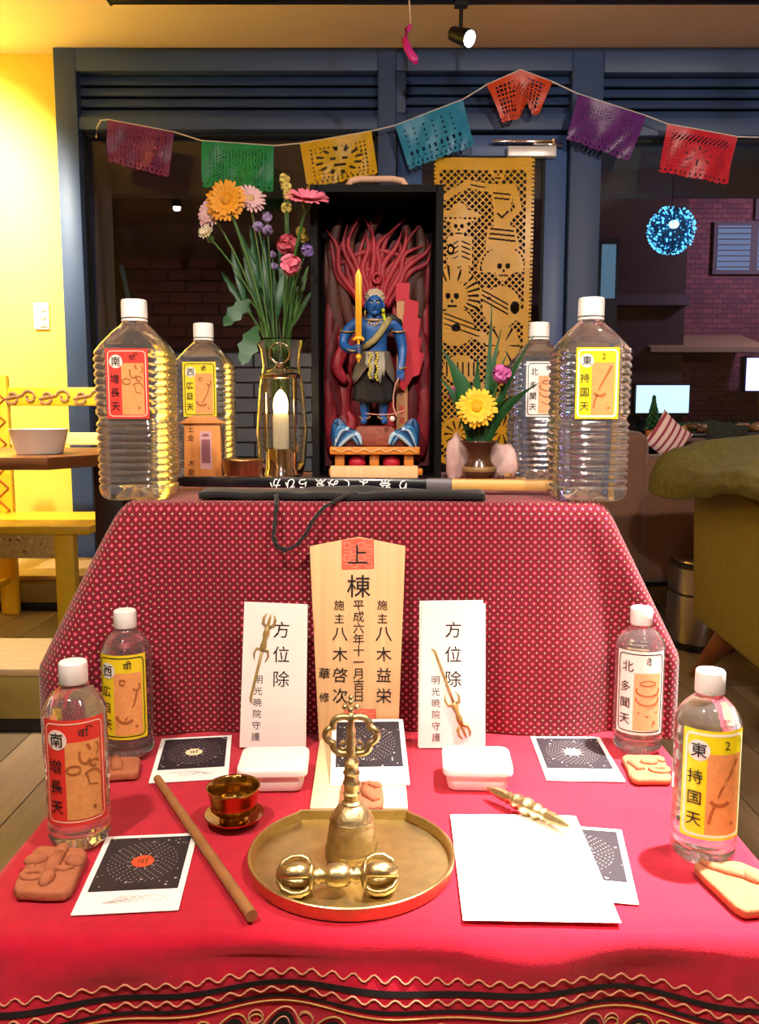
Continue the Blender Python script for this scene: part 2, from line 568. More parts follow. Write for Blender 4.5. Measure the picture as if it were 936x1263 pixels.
M_sill = mat('far_sill', '4a3a3c', .7)
M_blind = glow('lit_blind', '8ea0c8', .55)
for (x0, x1, z0, z1) in ((.25, .58, 2.28, 2.72), (.66, 1.0, 2.28, 2.72), (.66, 1.0, 2.82, 3.1), (1.1, 1.45, 2.28, 2.72)):
    f = obj('window', G().b2(x0 - .04, x1 + .04, -.05, .0, z0 - .04, z1 + .04), M_sill, hb)
    obj('blind', G().b2(x0, x1, -.06, -.05, z0, z1), M_blind, f)
    n = 8
    for i in range(n):
        obj('blind_slat', G().box(((x0 + x1) / 2, -.075, z0 + (i + .5) * (z1 - z0) / n), (x1 - x0, .02, .008)), M_sill, f)
obj('awning', G().add([(-.6, -.7, 1.45), (.55, -.7, 1.45), (.55, 0, 1.62), (-.6, 0, 1.62), (-.6, -.7, 1.41), (.55, -.7, 1.41)], [(0, 1, 2, 3), (0, 4, 5, 1)]), mat('awning_tan', '8a6a48', .7), hb, solid=.02)
obj('shop_door', G().b2(-3.2, -2.3, -.66, -.6, 0, 2.1), mat('shop_door_dark', '1a1418', .6), hb)
obj('ledge', G().b2(-4.0, -.25, -.72, -.6, 1.85, 1.95), M_sill, hb)

def signbox(name, label, cat, loc, sx, sz, col, st):
    t = thing(name, label, cat, loc)
    obj('sign_case', G().b2(-sx / 2 - .02, sx / 2 + .02, 0, .12, -.02, sz + .02), M_blackmetal, t, bevel=.01)
    obj('sign_face', G().b2(-sx / 2, sx / 2, -.015, -.001, 0, sz), glow(name + '_face', col, st), t)
    return t
s1 = signbox('light_box_sign', 'bright white light box sign outside behind the striped cushion', 'sign', (2.70, 8.2, .80), .50, .26, 'b8e4f4', 1.7)
obj('sign_post', G().b2(-.2, -.15, .02, .08, -.89, 0).b2(.15, .2, .02, .08, -.89, 0), M_blackmetal, s1)
s2 = signbox('violet_screen', 'violet glowing screen outside across the street', 'screen', (3.84, 8.6, 1.02), .36, .32, 'a8a4ff', 4)
obj('sign_post', G().b2(-.03, .03, .02, .08, -1.01, 0), M_blackmetal, s2)
# pale lit panels of a doorway outside
pd = thing('lit_shop_window', 'pair of pale blue lit shop window panels beside the blue post', 'window', (1.36, 5.0, 1.5))
for i, xx in enumerate((-.105, .04)):
    obj('panel', G().b2(xx, xx + (.07 if i == 0 else .085), .5, .52, .03, .36), glow('pale_blue_panel', '6e93a8', .55), pd)
obj('panel_frame', G().b2(-.13, .15, .52, .56, -1.53, .40), mat('shop_frame_dark', '23262c', .6), pd)

# sparkling ball of blue lights
lb = thing('light_ball', 'sparkling ball of blue fairy lights glowing in the dark window', 'light', (1.66, 5.0, 1.71))
cg = G()
RB = .132
for k in range(7):
    a = PI * k / 7
    cg.tube([(RB * .96 * math.cos(t) * math.cos(a), RB * .96 * math.cos(t) * math.sin(a), RB + RB * .96 * math.sin(t)) for t in [2 * PI * i / 28 for i in range(28)]], .0015, 5, closed=True)
obj('wire_cage', cg, mat('cage_wire', '22304a', .4, .6), lb)
bg = G()
rb = random.Random(5)
for i in range(620):
    zz = rb.uniform(-1, 1)
    ph = rb.uniform(0, 2 * PI)
    q = math.sqrt(1 - zz * zz)
    s = rb.choice((.0015, .002, .003, .004, .006))
    rad = RB * rb.uniform(.93, 1.02)
    bg.ball((rad * q * math.cos(ph), rad * q * math.sin(ph), RB + rad * zz), s, n=6)
obj('frosted_globe', G().ball((0, 0, RB), RB * .9, n=28), mat('globe_blue', '2a6c98', .5), lb, smooth=True)
o = obj('fairy_light', bg, glow('fairy_blue', '4fb0e4', 3.2), lb)
o['kind'] = 'stuff'
obj('lamp_core', G().ball((-.02, -.105, RB + .01), (.032, .02, .026)), glow('fairy_core', 'b0ecff', 3), lb, smooth=True)
obj('hanging_wire', G().tube([(0, 0, 2 * RB), (0, 0, .53)], .002, 6), M_blackmetal, lb)
# lamp added out of view past the right edge, to light the brick front
sl = thing('added_street_lamp_offscreen', 'street lamp on a dark pole across the street', 'street lamp', (4.55, 7.6, -.03))
obj('pole', G().tube([(0, 0, 0), (0, 0, 2.65), (-.15, .0, 2.78), (-.40, .0, 2.82)], [.05, .035, .03, .025], 10), M_blackmetal, sl, smooth=True)
obj('lamp_hood', G().ball((-.5, 0, 2.83), (.16, .07, .05)), M_blackmetal, sl, smooth=True)
obj('lamp_lens_offscreen', G().ball((-.5, 0, 2.80), (.12, .05, .03)), glow('added_lamp_lens', 'c8c8ff', 12), sl, smooth=True)
ld = bpy.data.lights.new('added_street_light_offscreen', 'POINT')
ld.energy = 110
ld.color = (.70, .58, .88)
ld.shadow_soft_size = .12
lo = bpy.data.objects.new('added_street_light_offscreen', ld)
lo.location = (-.5, 0, 2.62)
lo.parent = sl
COL.objects.link(lo)

# ------------------------------------------------------------------ papel picado garland
def cut_sheet(nx, ny, keep, fn):
    """a paper sheet with real holes: cells the mask drops are left out"""
    g = G()
    idx = {}
    def vid(i, j):
        if (i, j) not in idx:
            idx[(i, j)] = len(g.v)
            g.v.append(Vector(fn(i / nx, j / ny)))
        return idx[(i, j)]
    for j in range(ny):
        for i in range(nx):
            if keep((i + .5) / nx, (j + .5) / ny):
                g.f.append((vid(i, j), vid(i, j + 1), vid(i + 1, j + 1), vid(i + 1, j)))
    return g
def tissue(name, col, rough=.35):
    """thin glossy tissue: lets some light through"""
    m = mat(name, col, rough, var=.08, vscale=20, bump=.5, bscale=45)
    nt = m.node_tree
    b = nt.nodes['Principled BSDF']
    tr = nt.nodes.new('ShaderNodeBsdfTranslucent')
    tr.inputs[0].default_value = (*lin(col), 1)
    mx = nt.nodes.new('ShaderNodeMixShader')
    mx.inputs[0].default_value = .25
    nt.links.new(b.outputs[0], mx.inputs[1])
    nt.links.new(tr.outputs[0], mx.inputs[2])
    nt.links.new(mx.outputs[0], nt.nodes['Material Output'].inputs[0])
    return m
def flag_mask(kind):
    def keep(u, v):
        sc = .045 * abs(math.sin(u * PI * 9))
        if v > 1 - .05 + sc * .9 and v > .93:
            return False
        if u < .09 or u > .91 or v < .12 or v > .86:
            return not (v > .88 and (u * 14) % 1 < .3 and v < .93)
        x, y = (u - .5) / .41, (v - .5) / .38
        if kind == 0:        # sun with rays
            r = math.hypot(x, y)
            a = math.atan2(y, x)
            if r < .55:
                return not ((abs(abs(x) - .2) < .08 and abs(y + .12) < .08) or (abs(x) < .2 and abs(y - .25) < .06))
            if r < .8:
                return (a * 12 / (2 * PI)) % 1 < .62
            return (u * 16) % 1 > .3 or (v * 11) % 1 > .42
        if kind == 1:        # net with a figure
            if abs(x) < .32 + .12 * math.sin(y * 7):
                return not (((x * 5 + y * 3) % 1) < .18 and abs(y) < .6)
            return (u * 15) % 1 < .38 or (v * 10) % 1 < .38
        if kind == 2:        # speckled fine holes
            q = ((u * 22) % 1 - .5) ** 2 + ((v * 15 + (int(u * 22) % 2) * .5) % 1 - .5) ** 2
            if abs(x) < .5 and abs(y) < .45:
                return q > .02
            return q > .045
        if kind == 3:        # letters-like slots in the lower half
            if .25 < y < .8:
                return (u * 11) % 1 > .38 or ((v * 7) % 1) < .35
            return not (((x * 3 + 5) % 1 < .2) and ((y * 3.3 + 5) % 1 < .35))
        # kind 4: band of slots on top, frame below
        if y < -.62:
            return (u * 17 + v * 10) % 1 > .42
        r = math.hypot(x * 1.1, y - .1)
        if r < .62:
            return not (abs(math.sin(math.atan2(y, x) * 4)) < .25 and .2 < r < .5)
        return (u * 20) % 1 > .35 or (v * 14) % 1 > .35
    return keep
GY = 3.85
def flag(tl, tr_, bl, br, colname, col, kind, label, peak=None, fold=0):
    def fn(u, v):
        top = (lerp(tl[0], tr_[0], u), lerp(tl[1], tr_[1], u))
        if peak:
            k = 1 - abs(u - .5) * 2
            mid = ((tl[0] + tr_[0]) / 2, (tl[1] + tr_[1]) / 2)
            top = (top[0] + (peak[0] - mid[0]) * k, top[1] + (peak[1] - mid[1]) * k)
        bot = (lerp(bl[0], br[0], u), lerp(bl[1], br[1], u))
        if fold:
            bot = (bot[0], bot[1] + fold * max(0, 1 - abs(u - .66) * 5))
        yy = -.012 * math.sin(v * PI) * math.sin(u * 7 + kind) - .006 * math.sin(u * 15 + v * 5) * v
        return (lerp(top[0], bot[0], v), GY + yy, lerp(top[1], bot[1], v))
    o = obj('paper_flag', cut_sheet(84, 56, flag_mask(kind), fn), tissue(colname, col), None, smooth=True)
    return tag(o, label, 'paper flag', 'cut paper flags on the garland')
flag((-1.172, 2.072), (-.887, 2.021), (-1.182, 1.897), (-.917, 1.829), 'flag_plum', '7c2c66', 2, 'plum purple cut paper flag at the string end beside the yellow wall')
flag((-.769, 1.985), (-.457, 1.964), (-.773, 1.789), (-.463, 1.768), 'flag_green', '1c9a5a', 2, 'green cut paper flag above the tall flowers')
flag((-.344, 1.974), (-.035, 2.025), (-.314, 1.782), (-.007, 1.846), 'flag_yellow', 'e6b81e', 0, 'yellow cut paper flag with a sun above the black case')
flag((.067, 2.048), (.359, 2.155), (.13, 1.863), (.411, 1.964), 'flag_blue', '2f93bd', 3, 'sky blue cut paper flag with toothed lower edge')
flag((.46, 2.215), (.742, 2.228), (.532, 2.058), (.685, 2.092), 'flag_orange', 'e2512a', 1, 'orange cut paper flag folded over the highest point of the string', peak=(.605, 2.277), fold=.06)
flag((.854, 2.178), (1.151, 2.088), (.807, 1.991), (1.08, 1.897), 'flag_violet', '6a2c80', 2, 'violet cut paper flag between the orange and red ones')
flag((1.243, 2.055), (1.55, 2.001), (1.216, 1.853), (1.515, 1.799), 'flag_red', 'd8283c', 4, 'red cut paper flag hanging above the blue light ball')
gs = G().tube([(-1.227, GY + .005, 2.0), (-1.222, GY + .005, 2.04), (-1.205, GY + .005, 2.072), (-1.172, GY + .003, 2.074), (-.887, GY + .003, 2.023), (-.769, GY + .003, 1.987), (-.457, GY + .003, 1.966),
               (-.344, GY + .003, 1.976), (-.035, GY + .003, 2.027), (.067, GY + .003, 2.050), (.359, GY + .003, 2.157), (.46, GY + .003, 2.217), (.605, GY + .003, 2.279), (.742, GY + .003, 2.230),
               (.854, GY + .003, 2.180), (1.151, GY + .003, 2.090), (1.243, GY + .003, 2.057), (1.55, GY + .003, 2.003), (1.70, GY + .003, 2.0), (2.0, 3.92, 2.06)], .003, 6)
tag(obj('garland_string', gs, mat('white_string', 'd8d0c4', .7), None, smooth=True), 'white string carrying the cut paper flags across the windows', 'string')

# large yellow panel hung on the door, cut with skeleton musicians
def seg(px, py, ax, ay, bx, by):
    dx, dy = bx - ax, by - ay
    t = max(0, min(1, ((px - ax) * dx + (py - ay) * dy) / (dx * dx + dy * dy)))
    return math.hypot(px - ax - t * dx, py - ay - t * dy)
def ell(x, y, cx, cy, rx, ry):
    return ((x - cx) / rx) ** 2 + ((y - cy) / ry) ** 2 < 1
def skull(x, y, cx, cy, r):
    """None outside, True paper, False hole"""
    if not (ell(x, y, cx, cy, r, r * 1.05) or ell(x, y, cx, cy + r * .75, r * .6, r * .6)):
        return None
    if ell(x, y, cx - r * .38, cy - r * .05, r * .24, r * .27) or ell(x, y, cx + r * .38, cy - r * .05, r * .24, r * .27):
        return False
    if ell(x, y, cx, cy + r * .4, r * .12, r * .16):
        return False
    if abs(y - cy - r * .85) < r * .07 and abs(x - cx) < r * .45:
        return False
    if cy + r * .7 < y < cy + r * 1.0 and abs(((x - cx) / (r * .22)) % 1 - .5) < .12 and abs(x - cx) < r * .45:
        return False
    return True
def panel_keep(u, v):
    x, y = u * 122, v * 405
    lob = 375 + 22 * math.sqrt(max(0, 1 - ((x - 61) / 61) ** 2)) - 4 * abs(math.sin(x / 61 * PI * 2.5))
    if y > lob:
        return False
    if x < 7 or x > 112 or y < 15:
        if (x > 118.5 and (y / 5) % 1 < .35) or (x < 2 and (y / 5) % 1 < .35):
            return False
        return True
    if y > lob - 8:
        return True
    # figure upper right: dancer with hat
    k = skull(x, y, 78, 17, 9)
    if k is not None:
        return k
    if ell(x, y, 78, 9, 24, 5):
        return True
    if 63 < x < 104 and 32 < y < 112:
        wv = 17 - 7 * math.sin((y - 32) / 80 * PI) + (6 if y > 85 else 0)
        if abs(x - 83) < wv:
            for s in (44, 50, 88, 94, 100):
                if abs(y - s - (x - 83) * .12) < 1.1 and abs(x - 83) < wv - 3:
                    return False
            if seg(x, y, 78, 68, 83, 73) < 1.2 or seg(x, y, 83, 73, 90, 66) < 1.2:
                return False
            return True
    if seg(x, y, 70, 37, 40, 32) < 5 or seg(x, y, 40, 32, 14, 48) < 4 or seg(x, y, 98, 40, 103, 62) < 4 or seg(x, y, 103, 62, 90, 76) < 3.5:
        return not (seg(x, y, 62, 36, 44, 33) < .9)
    # figure left with sombrero
    k = skull(x, y, 30, 84, 10)
    if k is not None:
        return k
    if ell(x, y, 31, 71, 26, 8) or ell(x, y, 31, 64, 10, 9):
        return not (abs(y - 74) < .9 and (x / 6) % 1 < .6)
    if 16 < x < 47 and 96 < y < 132:
        if ell(x, y, 20, 112, 5, 7) and not ell(x, y, 20, 112, 2.5, 3.5):
            return False
        for s in (102, 108, 114, 120):
            if seg(x, y, 34, s, 44, s + 4) < .9 or seg(x, y, 29, s, 24, s + 3) < .7:
                return False
        return True
    if 132 <= y < 152 and (abs(x - 24) < 5 or abs(x - 38) < 5):
        return True
    # figure right with big sombrero
    k = skull(x, y, 86, 133, 13)
    if k is not None:
        return k
    d = math.hypot((x - 85) / 31, (y - 134) / 30)
    if d < 1 and y < 140:
        return not (abs(d - .88) < .04 and (math.atan2(y - 134, x - 85) * 5) % 1 < .6)
    if ell(x, y, 84, 183, 24, 26) or seg(x, y, 62, 166, 110, 196) < 7:
        if ell(x, y, 101, 184, 6, 8) or ell(x, y, 68, 172, 3, 2):
            return False
        for s in (-10, -4, 2):
            if seg(x, y, 60, 172 + s, 92, 190 + s) < .9:
                return False
        return True
    # figure left below: singer with rays
    k = skull(x, y, 22, 170, 14)
    if k is not None:
        return k
    a = math.atan2(y - 170, x - 22)
    r = math.hypot(x - 22, y - 170)
    if r < 36 and y < 186:
        return (a * 4.2) % 1 < .62 or r < 20
    if ell(x, y, 26, 208, 24, 24) or seg(x, y, 12, 200, 62, 222) < 6:
        if ell(x, y, 27, 209, 6, 5):
            return False
        for s in (-9, -3, 4):
            if seg(x, y, 12, 200 + s, 56, 216 + s) < .9:
                return False
        return True
    if ell(x, y, 86, 232, 22, 26):
        return not (abs(math.sin(math.atan2(y - 232, x - 86) * 3)) < .2 and math.hypot(x - 86, y - 232) > 8)
    if ell(x, y, 32, 262, 22, 18):
        return not ((x / 7) % 1 < .25 and abs(y - 262) < 9)
    # rosettes near the lower end
    for cx, cy, rr_ in ((28, 345, 22), (86, 340, 24), (60, 300, 20)):
        r = math.hypot(x - cx, y - cy)
        if r < rr_:
            if r < 4:
                return True
            return not (abs(math.sin(math.atan2(y - cy, x - cx) * 5)) < .45 and 6 < r < rr_ - 5)
    return abs(((x + y) / 8.5) % 1 - .5) > .36 or abs(((x - y) / 8.5) % 1 - .5) > .36
def panel_fn(u, v):
    return (lerp(.239, .682, u) + .02 * v * (1 - u) , 3.90 - .006 * math.sin(v * 9) - .004 * math.sin(u * 8 + v * 4), 1.93 - v * 1.42)
pp = obj('paper_banner', cut_sheet(183, 540, panel_keep, panel_fn), tissue('panel_yellow', 'f0b41c', .3), None, smooth=True)
tag(pp, 'tall yellow cut paper banner of skeleton musicians hung on the blue door', 'paper banner')

# ------------------------------------------------------------------ left corner: table, chair, food tub, low boxes
M_chair = mat('yellow_chair_paint', 'f2c62a', .45, var=.05)
M_chairlt = mat('pale_yellow_paint', 'f6e29a', .45, var=.05)
M_redline = mat('painted_red_line', 'b0542c', .5)
M_swirl = mat('painted_swirl', 'b88a62', .5)
ch = thing('wooden_chair', 'yellow painted wooden chair with scroll top rail and zigzag posts', 'chair', (-1.30, 3.2, 0))
def P_(x0, x1, y0, y1, z0, z1):
    return G().b2(x0, x1, y0, y1, z0, z1)
for i, xx in enumerate((-.24, .21)):
    lg = obj('back_post', P_(xx, xx + .07, .19, .225, .0, .93 + (.035 if i == 0 else 0)), M_chair, ch, bevel=.008)
    zz = G()
    pts = []
    for k in range(15):
        pts.append((xx + .035 + (.024 if k % 2 else -.024), .187, .30 + k * .044))
    zz.tube(pts, .0035, 5)
    obj('zigzag_line', zz, M_redline, lg)
tr = obj('top_rail', P_(-.17, .21, .19, .215, .845, .918), M_chair, ch, bevel=.008)
for k in range(3):
    cx = -.115 + k * .135
    s = G()
    pts = []
    for i in range(30):
        t = i / 29
        a = t * 4.2 * PI
        rr_ = .026 * (1 - abs(t - .5) * .0)
        if t < .5:
            q = t * 2
            pts.append((cx - .034 + .030 * (.30 + .70 * q) * math.cos(PI + 2.2 * PI * (1 - q)), .187, .88 + .030 * (.30 + .70 * q) * math.sin(PI + 2.2 * PI * (1 - q)) * 1.0 - .0))
        else:
            q = (t - .5) * 2
            pts.append((cx + .034 + .030 * (1 - .70 * q) * math.cos(PI + 2.2 * PI * q), .187, .88 - .030 * (1 - .70 * q) * math.sin(PI + 2.2 * PI * q)))
    s.tube(pts, .0055, 5)
    obj('painted_scroll', s, M_swirl, tr)
obj('lower_rail', P_(-.17, .21, .195, .215, .69, .74), M_chairlt, ch, bevel=.005)
obj('seat', P_(-.25, .27, -.20, .235, .385, .42), M_chair, ch, bevel=.012)
ap = obj('apron', P_(-.19, .20, -.185, -.165, .30, .385), mat('speckled_paint', 'd8b06a', .5, var=.3, vscale=90), ch, bevel=.003)
dots = random.Random(2)
for i in range(14):
    obj('painted_dot', G().ball((dots.uniform(-.17, .18), -.186, dots.uniform(.31, .375)), (.006, .002, .006), n=8), dots.choice((M_redline, M_swirl, M_chairlt)), ap)
for xx in (-.19, .135):
    obj('front_leg', G().prism([(xx, -.19), (xx + .07, -.19), (xx + .07, -.14), (xx, -.14)], 0, .385), M_chair, ch, bevel=.006)
for xx in (-.21, .23):
    obj('side_stretcher', P_(xx - .012, xx + .012, -.16, .2, .13, .155), M_chair, ch, bevel=.004)

M_tab = mat('brown_table_wood', '7a4a26', .4, var=.15, vscale=10, stretch=(1, 8, 1))
tb = thing('cafe_table', 'brown wooden cafe table holding a white tub beside the yellow chair', 'table', (-1.15, 2.6, 0))
obj('tabletop', G().prism([(-.6, -.22), (.222, -.22), (.375, .05), (.375, .42), (-.6, .42)], .662, .698), M_tab, tb, bevel=.004)
obj('leg', P_(.24, .33, .10, .24, .0, .662), mat('dark_leg', '2a160e', .5), tb, bevel=.004)
obj('leg', P_(-.5, -.41, .10, .24, .0, .662), MATS['dark_leg'], tb, bevel=.004)
fd = thing('food_tub', 'white paper food tub standing on the brown cafe table', 'tub', (-1.02, 2.56, .698))
obj('tub_wall', G().lathe([(.062, 0), (.066, .002), (.078, .05), (.083, .072), (.085, .075), (.081, .075), (.075, .05), (.062, .006), (.002, .006)], 40), M_whitepl, fd, smooth='auto')
obj('food', G().ball((0, 0, .045), (.07, .07, .022)), mat('rice_white', 'f4ead8', .8, bump=.6, bscale=120), fd, smooth=True)
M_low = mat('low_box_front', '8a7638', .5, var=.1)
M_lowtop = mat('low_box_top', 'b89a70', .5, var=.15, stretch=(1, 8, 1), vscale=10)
for i, (x0, x1, y0, y1, h) in enumerate(((-1.6, -.87, 2.12, 2.42, .17), (-1.75, -1.22, 3.46, 3.9, .15))):
    t = thing('storage_plinth', ['low olive wooden plinth with black toe board beside the altar cloth', 'low olive wooden plinth with black toe board behind the yellow chair'][i], 'plinth', ((x0 + x1) / 2, (y0 + y1) / 2, 0))
    hx, hy = (x1 - x0) / 2, (y1 - y0) / 2
    obj('toe_board', P_(-hx + .0, hx - .0, -hy, hy, 0, .035), M_black, t, bevel=.004)
    obj('plinth_body', P_(-hx, hx, -hy, hy, .035, h - .02), M_low, t, bevel=.006)
    obj('plinth_top', P_(-hx, hx, -hy, hy, h - .02, h), M_lowtop, t, bevel=.004)

# ------------------------------------------------------------------ right corner: sofa, olive armchair, throw, bin, cushion
M_sofa = mat('brown_sofa_cloth', '6e4c3a', .85, var=.12, vscale=60, bump=.4, bscale=300, sheen=.3)
sf = thing('brown_sofa', 'brown upholstered sofa seen from behind by the window', 'sofa', (1.45, 3.2, 0))
obj('sofa_back', P_(-.60, .75, -.02, .13, .17, .66), M_sofa, sf, bevel=.05, bseg=4)
obj('sofa_arm', G().b2(-.62, -.44, -.04, .47, .17, .75), M_sofa, sf, bevel=.05, bseg=4)
obj('seat_cushion', P_(-.44, .75, .13, .47, .2, .42), M_sofa, sf, bevel=.04, bseg=3)
for xx, yy in ((-.54, .03), (.6, .03), (-.54, .42), (.6, .42)):
    obj('leg', G().tube([(xx, yy, .19), (xx, yy, 0)], [.024, .016], 10), M_black, sf, smooth='auto')

M_olive = mat('olive_leatherette', '7d6c22', .6, var=.1, vscale=40, bump=.25, bscale=250)
ac = thing('olive_armchair', 'olive green armchair with splayed wooden legs and a throw', 'armchair', (1.32, 2.25, 0))
def arm_panel(y, z):
    return -.36 + .02 * (z - .2)
poly = [(-.36, .16), (.30, .20), (.345, .62), (.25, .66), (-.25, .58), (-.40, .50)]
gsd = G()
for sx in (-.365, .30):
    gsd = G().prism(poly, 0, .075, Matrix(((0, 0, 1, sx), (1, 0, 0, 0), (0, 1, 0, 0), (0, 0, 0, 1))))
    obj('side_panel', gsd, M_olive, ac, bevel=.02, bseg=3)
obj('back_panel', G().prism([(.24, .2), (.33, .2), (.40, .70), (.31, .70)], -.30, .31, Matrix(((0, 0, 1, 0), (1, 0, 0, 0), (0, 1, 0, 0), (0, 0, 0, 1)))), M_olive, ac, bevel=.025, bseg=3)
obj('seat_cushion', P_(-.29, .30, -.36, .26, .2, .42), M_olive, ac, bevel=.03, bseg=3)
M_leg = mat('armchair_leg_wood', '7c4420', .45, var=.15)
for sx, x0 in ((-1, -.33), (1, .33)):
    obj('leg', G().tube([(x0, .10, .2), (x0 - .0 * sx, .35, .0)], [.036, .016], 12), M_leg, ac, smooth='auto')
    obj('leg', G().tube([(x0, -.25, .2), (x0, -.40, .0)], [.036, .016], 12), M_leg, ac, smooth='auto')

M_throw = mat('olive_throw_wool', '5c5424', .95, var=.35, vscale=90, bump=1, bscale=260, sheen=.0)
def throw_fn(u, v):
    # v runs across the chair side: hanging lip outside, over the top, inwards
    yy = lerp(2.66, 1.85, u)
    prof = [(-.075, .555), (-.085, .60), (-.07, .645), (-.03, .672), (.03, .69), (.10, .70), (.2, .715), (.34, .72), (.5, .71), (.62, .70)]
    f = v * (len(prof) - 1)
    i = min(int(f), len(prof) - 2)
    a, b = prof[i], prof[i + 1]
    q = f - i
    xx = lerp(a[0], b[0], q)
    zz = lerp(a[1], b[1], q)
    lip = max(0, 1 - v * 3.0)
    xx -= .055 * lip * math.exp(-((u - .12) / .13) ** 2)
    zz += -.0 + .03 * math.sin(u * 9 + v * 4) * (1 - lip) * .4
    zz += .012 * noise.noise(Vector((u * 9, v * 9, 3)))
    zz += lip * .075 * min(1, max(0, u - .2) * 2)
    zz += .02 * math.exp(-((u - .1) / .12) ** 2) - .02 * u
    return (.955 + xx, yy, zz + .012)
tag(obj('wool_throw', G().sheet(throw_fn, 50, 40), M_throw, None, smooth=True, solid=.018, subsurf=1), 'shaggy olive wool throw draped over the olive armchair', 'throw')

bn = thing('steel_bin', 'half round stainless steel waste bin with black bands behind the olive armchair', 'bin', (1.14, 2.92, 0))
hc = [(.10 * math.cos(R(a)), .09 * math.sin(R(a))) for a in range(180, 361, 12)]
bp_ = [(-.10, .10)] + hc + [(.10, .10)]
obj('bin_body', G().prism(bp_, .025, .285), mat('brushed_steel', 'b5aaa0', .25, 1, var=.08, stretch=(1, 1, 20)), bn, smooth='auto')
for z0, z1, k in ((0, .025, 1.03), (.19, .198, 1.02), (.285, .30, 1.03)):
    obj('black_band', G().prism([(a * k, b * k) for a, b in bp_], z0, z1), M_black, bn)
obj('bin_lid', G().prism([(a * .97, b * .97) for a, b in bp_], .30, .312), MATS['brushed_steel'], bn, bevel=.004)
obj('pedal', P_(-.02, .02, -.125, -.085, .01, .018), M_black, bn)

M_pst = bpy.data.materials.new('striped_ticking')
M_pst.use_nodes = True
nt = M_pst.node_tree
tcn = nt.nodes.new('ShaderNodeTexCoord')
wv = nt.nodes.new('ShaderNodeTexWave')
wv.inputs['Scale'].default_value = 11
wv.inputs['Distortion'].default_value = .4
rampn = nt.nodes.new('ShaderNodeValToRGB')
rampn.color_ramp.interpolation = 'CONSTANT'
rampn.color_ramp.elements[0].color = (*lin('e8c8c0'), 1)
rampn.color_ramp.elements[1].position = .7
rampn.color_ramp.elements[1].color = (*lin('98384a'), 1)
nt.links.new(tcn.outputs['Object'], wv.inputs[0])
nt.links.new(wv.outputs['Color'], rampn.inputs[0])
nt.links.new(rampn.outputs[0], nt.nodes['Principled BSDF'].inputs['Base Color'])
nt.nodes['Principled BSDF'].inputs['Roughness'].default_value = .85
def cushion(name, label, m, loc, rot, s):
    def fn(u, v):
        a, b = u * 2 - 1, v * 2 - 1
        return a, b, (1 - a ** 4) * (1 - b ** 4)
    g = G()
    n = 18
    for sg in (1, -1):
        g.sheet(lambda u, v: ((u * 2 - 1) * s * (1 - .10 * (1 - (v * 2 - 1) ** 2)), (v * 2 - 1) * s * (1 - .10 * (1 - (u * 2 - 1) ** 2)), sg * .32 * s * max(0, (1 - (u * 2 - 1) ** 2) * (1 - (v * 2 - 1) ** 2)) ** .5), n, n)
    o = obj(name, g, m, None, smooth=True)
    o.location = loc
    o.rotation_euler = rot
    return tag(o, label, 'cushion')
cushion('striped_cushion', 'pink striped cushion standing on the brown sofa arm', M_pst, (1.17, 3.46, .715), (R(82), R(38), R(12)), .085)
cushion('patterned_cushion', 'dark patterned cushion tucked beside the brown sofa arm', mat('dark_floral', '24281e', .9, var=.5, vscale=50), (1.40, 3.46, .70), (R(80), R(10), R(-10)), .085)

# window sill: ribbon of garland, small plant, snack tray
gd = thing('tinsel_garland', 'green garland with red baubles along the window sill', 'garland', (1.75, 3.92, .71))
tg = G()
rt = random.Random(9)
for i in range(900):
    x = rt.uniform(-.5, .62)
    a, b = rt.uniform(0, 2 * PI), rt.uniform(-.3, 1)
    c = Vector((x, 0, .035))
    tg.tube([c, c + Vector((rt.uniform(-.02, .02), .03 * math.cos(a), .03 * math.sin(a)))], [.003, .001], 3)
o = obj('tinsel', tg, mat('tinsel_green', '2e7a52', .4), gd)
o['kind'] = 'stuff'
for i in range(9):
    obj('bauble', G().ball((-.45 + i * .125, -.022, .035 + .008 * (i % 2)), .016), mat('bauble_red', 'c0504a', .35), gd, smooth=True)
pl = thing('small_fir', 'small green fir plant on the sill behind the striped cushion', 'plant', (1.215, 3.80, .71))
lf = G()
for k in range(60):
    h = .02 + .15 * k / 60
    a = k * 2.4
    q = .05 * (1 - k / 66)
    lf.tube([(0, 0, h), (q * .6 * math.cos(a), q * .6 * math.sin(a), h + .012), (q * math.cos(a), q * math.sin(a), h + .004)], [.006, .009, .001], 5)
obj('foliage', lf, M_leaf, pl)
obj('pot', G().lathe([(.03, 0), (.035, .03), (.03, .03), (.001, .03)], 20), M_clay, pl, smooth='auto')
sn = thing('snack_tray', 'dark tray heaped with brown wrapped snacks on the window sill', 'tray', (1.60, 3.78, .71))
obj('tray', G().prism(rrect(-.30, .34, -.075, .075, .03), 0, .018), mat('tray_dark', '1c1412', .4), sn, bevel=.004)
for i in range(22):
    x, y = rt.uniform(-.27, .30), rt.uniform(-.05, .05)
    obj('snack', G().ball((0, 0, 0), (.036, .024, .016), T(x, y, .03 + rt.uniform(0, .022)) @ RZ(rt.uniform(0, 3)) @ Matrix.Rotation(rt.uniform(-.4, .4), 4, 'X'), n=8), mat('snack_%d' % (i % 3), ('7a5a34', 'a8824e', '54381f')[i % 3], .35, var=.2), sn, smooth=True)
# ================================================================== THE ALTAR
TZ = .366        # top of the lower cloth
UZ = .700        # top of the upper cloth
